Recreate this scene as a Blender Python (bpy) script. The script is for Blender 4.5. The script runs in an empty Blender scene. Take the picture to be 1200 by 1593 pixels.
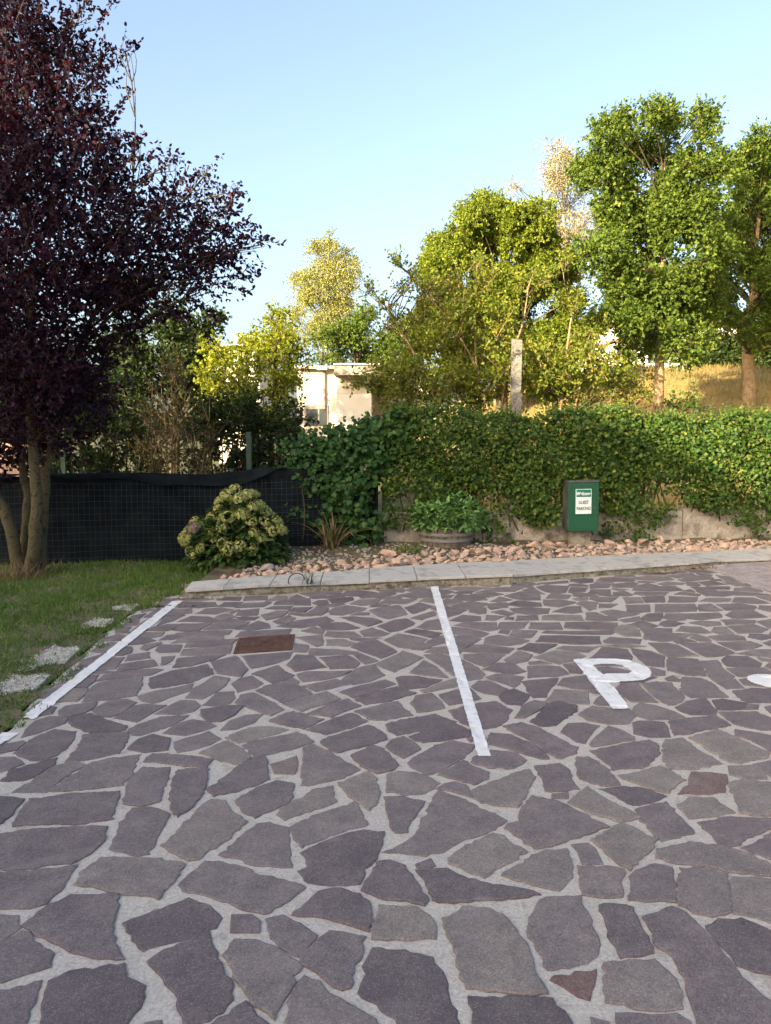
import bpy, bmesh, math, random
import numpy as np
from mathutils import Vector, Matrix
random.seed(7)
RNG = np.random.default_rng(11)
scene = bpy.context.scene
col = scene.collection

# ------------------------------------------------------------------ camera
F, CX, CY, HZ, CAMH = 1197.0, 600.0, 796.5, 680.0, 1.6
PITCH = math.atan((CY - HZ) / F)
cam = bpy.data.cameras.new('camera')
cam.sensor_fit = 'HORIZONTAL'; cam.sensor_width = 36.0; cam.lens = 36.0 * F / 1200.0
cam.clip_end = 3000.0; cam.clip_start = 0.05
camo = bpy.data.objects.new('camera', cam); col.objects.link(camo)
camo.location = (0, 0, CAMH); camo.rotation_euler = (math.pi / 2 - PITCH, 0, 0)
scene.camera = camo

# ------------------------------------------------------------------ light
SUN_AZ, SUN_EL = math.radians(42), math.radians(16)      # the sun stands behind and to the left of the viewer
sdir = Vector((-math.sin(SUN_AZ) * math.cos(SUN_EL), -math.cos(SUN_AZ) * math.cos(SUN_EL), math.sin(SUN_EL)))
world = bpy.data.worlds.new('World'); scene.world = world; world.use_nodes = True
wn = world.node_tree.nodes; wl = world.node_tree.links; wn.clear()
sky = wn.new('ShaderNodeTexSky'); sky.sky_type = 'NISHITA'; sky.sun_disc = False
sky.sun_elevation = SUN_EL; sky.sun_rotation = math.atan2(sdir.x, sdir.y)
sky.altitude = 100; sky.air_density = 0.8; sky.dust_density = 6.0; sky.ozone_density = 0.45
bg = wn.new('ShaderNodeBackground'); bg.inputs[1].default_value = 0.15
wo = wn.new('ShaderNodeOutputWorld')
wl.new(sky.outputs[0], bg.inputs[0]); wl.new(bg.outputs[0], wo.inputs[0])
sun = bpy.data.lights.new('sun', 'SUN'); sun.energy = 5.0; sun.angle = math.radians(0.55); sun.color = (1.0, 0.83, 0.55)
suno = bpy.data.objects.new('sun', sun); col.objects.link(suno)
suno.rotation_euler = sdir.to_track_quat('Z', 'Y').to_euler(); suno.location = (-20, -30, 20)
scene.view_settings.view_transform = 'Standard'; scene.view_settings.look = 'None'
scene.view_settings.gamma = 1.0; scene.view_settings.exposure = 1.86
try: scene.view_settings.use_curve_mapping = False
except Exception: pass
scene.render.engine = 'CYCLES'
scene.cycles.max_bounces = 6; scene.cycles.transparent_max_bounces = 8
scene.cycles.use_denoising = True

# ------------------------------------------------------------------ helpers
def ray(u, v):
    dx = (u - CX) / F; dy = -(v - CY) / F
    return Vector((dx, math.cos(PITCH) + dy * math.sin(PITCH), -math.sin(PITCH) + dy * math.cos(PITCH)))
def at(u, v, Y):
    r = ray(u, v); t = Y / r.y
    return Vector((r.x * t, Y, CAMH + r.z * t))
def gp(u, v, z=0.0):
    r = ray(u, v); t = (z - CAMH) / r.z
    return Vector((r.x * t, r.y * t, z))
def px(Y, n): return n * Y / F                       # n pixels at depth Y, in metres

def mesh_obj(name, verts, faces, mat=None, parent=None, smooth=False):
    me = bpy.data.meshes.new(name)
    me.from_pydata([tuple(v) for v in verts], [], faces)
    if mat: me.materials.append(mat)
    if smooth: me.polygons.foreach_set('use_smooth', [True] * len(me.polygons))
    me.update()
    o = bpy.data.objects.new(name, me); col.objects.link(o)
    if parent: o.parent = parent
    return o
def link(name, me, parent=None):
    o = bpy.data.objects.new(name, me); col.objects.link(o)
    if parent: o.parent = parent
    return o
def empty(name, loc=(0, 0, 0)):
    o = bpy.data.objects.new(name, None); col.objects.link(o); o.location = loc
    return o
def tag(o, label=None, cat=None, group=None, kind=None):
    if label: o['label'] = label
    if cat: o['category'] = cat
    if group: o['group'] = group
    if kind: o['kind'] = kind
    return o

class MB:                                             # collects simple shapes into one mesh
    def __init__(s): s.v = []; s.f = []
    def box(s, lo, hi, M=None):
        n = len(s.v); x0, y0, z0 = lo; x1, y1, z1 = hi
        for p in ((x0,y0,z0),(x1,y0,z0),(x1,y1,z0),(x0,y1,z0),(x0,y0,z1),(x1,y0,z1),(x1,y1,z1),(x0,y1,z1)):
            p = Vector(p); s.v.append(M @ p if M else p)
        for f in ((0,3,2,1),(4,5,6,7),(0,1,5,4),(1,2,6,5),(2,3,7,6),(3,0,4,7)): s.f.append(tuple(n + i for i in f))
        return s
    def tube(s, pts, rad, seg=6, cap=True):
        pts = [Vector(p) for p in pts]; n0 = len(s.v); m = len(pts)
        up = Vector((0.31, 0.2, 0.93))
        for i, p in enumerate(pts):
            d = (pts[min(i + 1, m - 1)] - pts[max(i - 1, 0)]).normalized()
            a = d.cross(up)
            if a.length < 1e-3: a = d.cross(Vector((1, 0, 0)))
            a.normalize(); b = d.cross(a)
            r = rad[i] if hasattr(rad, '__len__') else rad
            for k in range(seg):
                t = 2 * math.pi * k / seg
                s.v.append(p + (a * math.cos(t) + b * math.sin(t)) * r)
        for i in range(m - 1):
            for k in range(seg):
                k2 = (k + 1) % seg
                s.f.append((n0 + i*seg + k, n0 + i*seg + k2, n0 + (i+1)*seg + k2, n0 + (i+1)*seg + k))
        if cap:
            s.f.append(tuple(n0 + k for k in range(seg))); s.f.append(tuple(n0 + (m-1)*seg + k for k in reversed(range(seg))))
        return s
    def poly(s, pts):
        n = len(s.v); s.v += [Vector(p) for p in pts]; s.f.append(tuple(range(n, n + len(pts)))); return s
    def prism(s, pts, z0, z1):                         # pts: xy outline, counter-clockwise
        n = len(s.v); k = len(pts)
        for z in (z0, z1):
            for p in pts: s.v.append(Vector((p[0], p[1], z)))
        s.f.append(tuple(n + k + i for i in range(k))); s.f.append(tuple(n + i for i in reversed(range(k))))
        for i in range(k):
            j = (i + 1) % k; s.f.append((n + i, n + j, n + k + j, n + k + i))
        return s
    def build(s, name, mat, parent=None, smooth=False, bevel=0):
        o = mesh_obj(name, s.v, s.f, mat, parent, smooth)
        if bevel:
            b = o.modifiers.new('bevel', 'BEVEL'); b.width = bevel; b.segments = 2; b.limit_method = 'ANGLE'
        return o

def bulk(name, V, Fa, k, mat, parent=None, rnd=None, smooth=False):
    """fast mesh from numpy: V (n,3), Fa (m,k) indices"""
    me = bpy.data.meshes.new(name)
    me.vertices.add(len(V)); me.vertices.foreach_set('co', np.ascontiguousarray(V, dtype=np.float32).ravel())
    m = len(Fa); me.loops.add(m * k); me.loops.foreach_set('vertex_index', np.ascontiguousarray(Fa, dtype=np.int32).ravel())
    me.polygons.add(m); me.polygons.foreach_set('loop_start', np.arange(m, dtype=np.int32) * k)
    try: me.polygons.foreach_set('loop_total', np.full(m, k, dtype=np.int32))
    except Exception: pass
    if smooth: me.polygons.foreach_set('use_smooth', np.ones(m, dtype=bool))
    me.update(calc_edges=True)
    if rnd is not None:
        a = me.attributes.new('rnd', 'FLOAT', 'POINT'); a.data.foreach_set('value', np.ascontiguousarray(rnd, dtype=np.float32))
    me.materials.append(mat)
    return link(name, me, parent)

def nrm(a): return a / np.maximum(np.linalg.norm(a, axis=1, keepdims=True), 1e-9)
LEAF4 = (np.array([(0,0,0),(.30,.42,.10),(0,1,-.04),(-.30,.42,.10)], float), [(0,1,2,3)])
LEAFQ = (np.array([(0,0,0),(.34,.48,.09),(0,1,-.05),(-.34,.48,.09)], float), [(0,1,2,3)])
LEAF6 = (np.array([(0,0,0),(.24,.22,.07),(.27,.58,.07),(0,1,-.06),(-.27,.58,.07),(-.24,.22,.07)], float), [(0,1,2,3),(0,3,4,5)])
LONG6 = (np.array([(0,0,0),(.13,.25,.04),(.12,.62,.02),(0,1,-.14),(-.12,.62,.02),(-.13,.25,.04)], float), [(0,1,2,3),(0,3,4,5)])
LOBE6 = (np.array([(0,0,0),(.46,.18,.06),(.40,.62,.05),(0,1,-.08),(-.40,.62,.05),(-.46,.18,.06)], float), [(0,1,2,3),(0,3,4,5)])
def leaves(name, C, D, N, S, mat, parent=None, tmpl=LEAF6, rnd=None):
    D = nrm(D); side = nrm(np.cross(D, N)); N = np.cross(side, D)
    T, fs = tmpl; n = len(C); k = len(T)
    S = np.broadcast_to(np.asarray(S, float), (n,))[:, None, None]
    V = C[:, None, :] + S * (T[None, :, 0:1] * side[:, None, :] + T[None, :, 1:2] * D[:, None, :] + T[None, :, 2:3] * N[:, None, :])
    Fa = (np.arange(n)[:, None, None] * k + np.array(fs)[None]).reshape(-1, len(fs[0]))
    r = RNG.random(n) if rnd is None else np.clip(rnd, 0, 1)
    return bulk(name, V.reshape(-1, 3), Fa, len(fs[0]), mat, parent, np.repeat(r, k))

# ------------------------------------------------------------------ materials
def new_mat(name):
    m = bpy.data.materials.new(name); m.use_nodes = True
    nt = m.node_tree; nt.nodes.clear()
    out = nt.nodes.new('ShaderNodeOutputMaterial'); p = nt.nodes.new('ShaderNodeBsdfPrincipled')
    nt.links.new(p.outputs[0], out.inputs[0])
    p.inputs['Specular IOR Level'].default_value = 0.3
    return m, nt, p, out
def ramp(nt, stops, fac=None, interp='LINEAR'):
    r = nt.nodes.new('ShaderNodeValToRGB'); e = r.color_ramp.elements; r.color_ramp.interpolation = interp
    while len(e) < len(stops): e.new(0.5)
    for el, (p, c) in zip(e, stops): el.position = p; el.color = (*c, 1) if len(c) == 3 else c
    if fac is not None: nt.links.new(fac, r.inputs[0])
    return r
def noise(nt, scale, detail=4, rough=0.6, vec=None, dist=0):
    n = nt.nodes.new('ShaderNodeTexNoise'); n.inputs['Scale'].default_value = scale
    n.inputs['Detail'].default_value = detail; n.inputs['Roughness'].default_value = rough; n.inputs['Distortion'].default_value = dist
    if vec is not None: nt.links.new(vec, n.inputs['Vector'])
    return n
def mixc(nt, a, b, fac, mode='MIX'):
    m = nt.nodes.new('ShaderNodeMix'); m.data_type = 'RGBA'; m.blend_type = mode
    for s, i in ((fac, 0), (a, 6), (b, 7)):
        if isinstance(s, (int, float)): m.inputs[i].default_value = s
        elif isinstance(s, tuple): m.inputs[i].default_value = (*s, 1)
        else: nt.links.new(s, m.inputs[i])
    return m.outputs[2]
def bump(nt, p, h, strength=0.4, dist=0.01):
    b = nt.nodes.new('ShaderNodeBump'); b.inputs['Strength'].default_value = strength; b.inputs['Distance'].default_value = dist
    nt.links.new(h, b.inputs['Height']); nt.links.new(b.outputs[0], p.inputs['Normal'])
def wpos(nt): return nt.nodes.new('ShaderNodeNewGeometry').outputs['Position']
def rough_mat(name, c1, c2, scale=6.0, c3=None, fine=80.0, rough=0.85, bstr=0.4, bdist=0.01, fineamt=0.35, lo=0.35, hi=0.65):
    m, nt, p, out = new_mat(name); v = wpos(nt)
    n1 = noise(nt, scale, 5, 0.62, v)
    st = [(lo, c1), (hi, c2)] if c3 is None else [(lo, c1), ((lo + hi) / 2, c2), (hi, c3)]
    base = ramp(nt, st, n1.outputs[0]).outputs[0]
    n2 = noise(nt, fine, 3, 0.7, v)
    fr = ramp(nt, [(0.3, (0.45, 0.45, 0.45)), (0.7, (1.45, 1.45, 1.45))], n2.outputs[0]).outputs[0]
    c = mixc(nt, base, fr, fineamt, 'MULTIPLY')
    nt.links.new(c, p.inputs['Base Color']); p.inputs['Roughness'].default_value = rough
    bump(nt, p, n2.outputs[0], bstr, bdist)
    return m
def leaf_mat(name, stops, transl=0.3, rough=0.5, tint=(1.15, 1.1, 0.5), spec=0.18):
    m, nt, p, out = new_mat(name)
    a = nt.nodes.new('ShaderNodeAttribute'); a.attribute_name = 'rnd'
    c = ramp(nt, stops, a.outputs['Fac']).outputs[0]
    nt.links.new(c, p.inputs['Base Color']); p.inputs['Roughness'].default_value = rough; p.inputs['Specular IOR Level'].default_value = spec
    t = nt.nodes.new('ShaderNodeBsdfTranslucent'); nt.links.new(mixc(nt, c, tint, 1.0, 'MULTIPLY'), t.inputs[0])
    mx = nt.nodes.new('ShaderNodeMixShader'); mx.inputs[0].default_value = transl
    nt.links.new(p.outputs[0], mx.inputs[1]); nt.links.new(t.outputs[0], mx.inputs[2]); nt.links.new(mx.outputs[0], out.inputs[0])
    return m
def plain(name, c, rough=0.6, metal=0.0):
    return rough_mat(name, tuple(x * 0.85 for x in c), tuple(min(1, x * 1.15) for x in c), 9.0, None, 120.0, rough, 0.12, 0.003, 0.2)

def stone_material():
    m, nt, p, out = new_mat('porphyry'); v = wpos(nt)
    oi = nt.nodes.new('ShaderNodeAttribute'); oi.attribute_name = 'tone'
    base = ramp(nt, [(0.0, (.108, .088, .092)), (0.25, (.150, .122, .122)), (0.5, (.170, .142, .138)), (0.7, (.190, .162, .150)), (0.88, (.212, .183, .160)), (1.0, (.160, .104, .094))], oi.outputs['Fac']).outputs[0]
    n1 = noise(nt, 7.0, 5, 0.6, v)
    big = ramp(nt, [(0.3, (.80, .80, .82)), (0.7, (1.2, 1.18, 1.14))], n1.outputs[0]).outputs[0]
    c = mixc(nt, base, big, 1.0, 'MULTIPLY')
    vo = nt.nodes.new('ShaderNodeTexVoronoi'); vo.inputs['Scale'].default_value = 230.0; nt.links.new(v, vo.inputs['Vector'])
    sp = ramp(nt, [(0.0, (0, 0, 0)), (0.5, (.15, .15, .15)), (0.9, (1, 1, 1))], vo.outputs['Color']).outputs[0]
    bw = nt.nodes.new('ShaderNodeRGBToBW'); nt.links.new(vo.outputs['Color'], bw.inputs[0])
    spk = ramp(nt, [(0.20, (.66, .64, .65)), (0.40, (1, 1, 1)), (0.70, (1.04, 1.03, 1.03)), (0.86, (1.5, 1.48, 1.46))], bw.outputs[0]).outputs[0]
    c = mixc(nt, c, spk, 0.75, 'MULTIPLY')
    v2 = nt.nodes.new('ShaderNodeTexVoronoi'); v2.inputs['Scale'].default_value = 190.0; nt.links.new(v, v2.inputs['Vector'])
    b2 = nt.nodes.new('ShaderNodeSeparateColor'); nt.links.new(v2.outputs['Color'], b2.inputs[0])
    pick = ramp(nt, [(0.80, (0, 0, 0)), (0.86, (1, 1, 1))], b2.outputs[0]).outputs[0]
    dot = ramp(nt, [(0.22, (1, 1, 1)), (0.40, (0, 0, 0))], v2.outputs['Distance']).outputs[0]
    c = mixc(nt, c, (.40, .35, .32), mixc(nt, (0, 0, 0), mixc(nt, pick, dot, 1.0, 'MULTIPLY'), .5))
    n3 = noise(nt, 45.0, 5, 0.7, v)
    fr = ramp(nt, [(0.3, (.75, .75, .75)), (0.7, (1.25, 1.25, 1.25))], n3.outputs[0]).outputs[0]
    c = mixc(nt, c, fr, 0.6, 'MULTIPLY')
    # thin cement film smeared over parts of some slabs
    n4 = noise(nt, 2.3, 6, 0.7, v, 0.6)
    film = ramp(nt, [(0.56, (0, 0, 0)), (0.76, (.45, .45, .45))], n4.outputs[0]).outputs[0]
    c = mixc(nt, c, (.34, .30, .265), film)
    nt.links.new(c, p.inputs['Base Color']); p.inputs['Roughness'].default_value = 0.8
    n5 = noise(nt, 9.0, 6, 0.65, v, 0.8)                       # cleft ridges of the split faces
    hgt = mixc(nt, mixc(nt, n3.outputs[0], bw.outputs[0], 0.4), n5.outputs[0], 0.6)
    bump(nt, p, hgt, 0.75, 0.009)
    return m
M = {}
M['stone'] = stone_material()
M['mortar'] = rough_mat('mortar', (.29, .262, .224), (.48, .438, .38), 11.0, (.42, .382, .33), 85.0, 0.9, 0.8, 0.006, 0.5, .28, .62)
M['lane'] = rough_mat('lane_setts', (.26, .225, .215), (.38, .335, .32), 5.0, None, 40.0, 0.85, 0.4, 0.006, 0.4)
M['soil'] = rough_mat('soil', (.07, .055, .035), (.16, .125, .075), 3.0, (.10, .11, .045), 40.0, 0.95, 0.8, 0.02, 0.6)
M['dry0'] = rough_mat('dry_grass_ground', (.20, .15, .055), (.36, .25, .09), 0.7, (.22, .21, .07), 14.0, 0.95, 0.8, 0.05, 0.5)
M['kerb'] = rough_mat('kerb_slab', (.30, .285, .255), (.44, .42, .38), 6.0, (.39, .372, .335), 90.0, 0.85, 0.3, 0.004, 0.35)
M['kerbface'] = rough_mat('kerb_concrete', (.09, .08, .055), (.26, .235, .185), 9.0, (.15, .13, .09), 45.0, 0.95, 0.9, 0.012, 0.6)
M['wall'] = rough_mat('old_concrete', (.13, .105, .08), (.36, .32, .27), 3.2, (.24, .20, .155), 30.0, 0.95, 0.8, 0.012, 0.5)
M['rock'] = rough_mat('pink_rock', (.30, .185, .13), (.50, .36, .275), 11.0, (.42, .28, .205), 70.0, 0.85, 0.6, 0.01, 0.4)
M['rockw'] = rough_mat('pale_rock', (.26, .215, .175), (.42, .35, .29), 11.0, None, 70.0, 0.85, 0.6, 0.01, 0.4)
M['pebble'] = rough_mat('white_pebble', (.27, .25, .22), (.52, .49, .44), 30.0, None, 150.0, 0.85, 0.3, 0.004, 0.3)
M['bark'] = rough_mat('bark', (.030, .024, .014), (.105, .088, .046), 14.0, (.066, .056, .028), 70.0, 0.95, 0.9, 0.015, 0.6)
M['barklit'] = rough_mat('sunlit_bark', (.20, .13, .065), (.40, .28, .155), 8.0, None, 50.0, 0.9, 0.7, 0.012, 0.5)  # bark with the golden sunlight on the maple trunks put into its colour
M['twig'] = plain('twig', (.055, .038, .030), 0.9)
M['birchbark'] = rough_mat('birch_bark', (.25, .22, .18), (.62, .58, .52), 5.0, None, 30.0, 0.8, 0.4, 0.01, 0.4)
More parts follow.
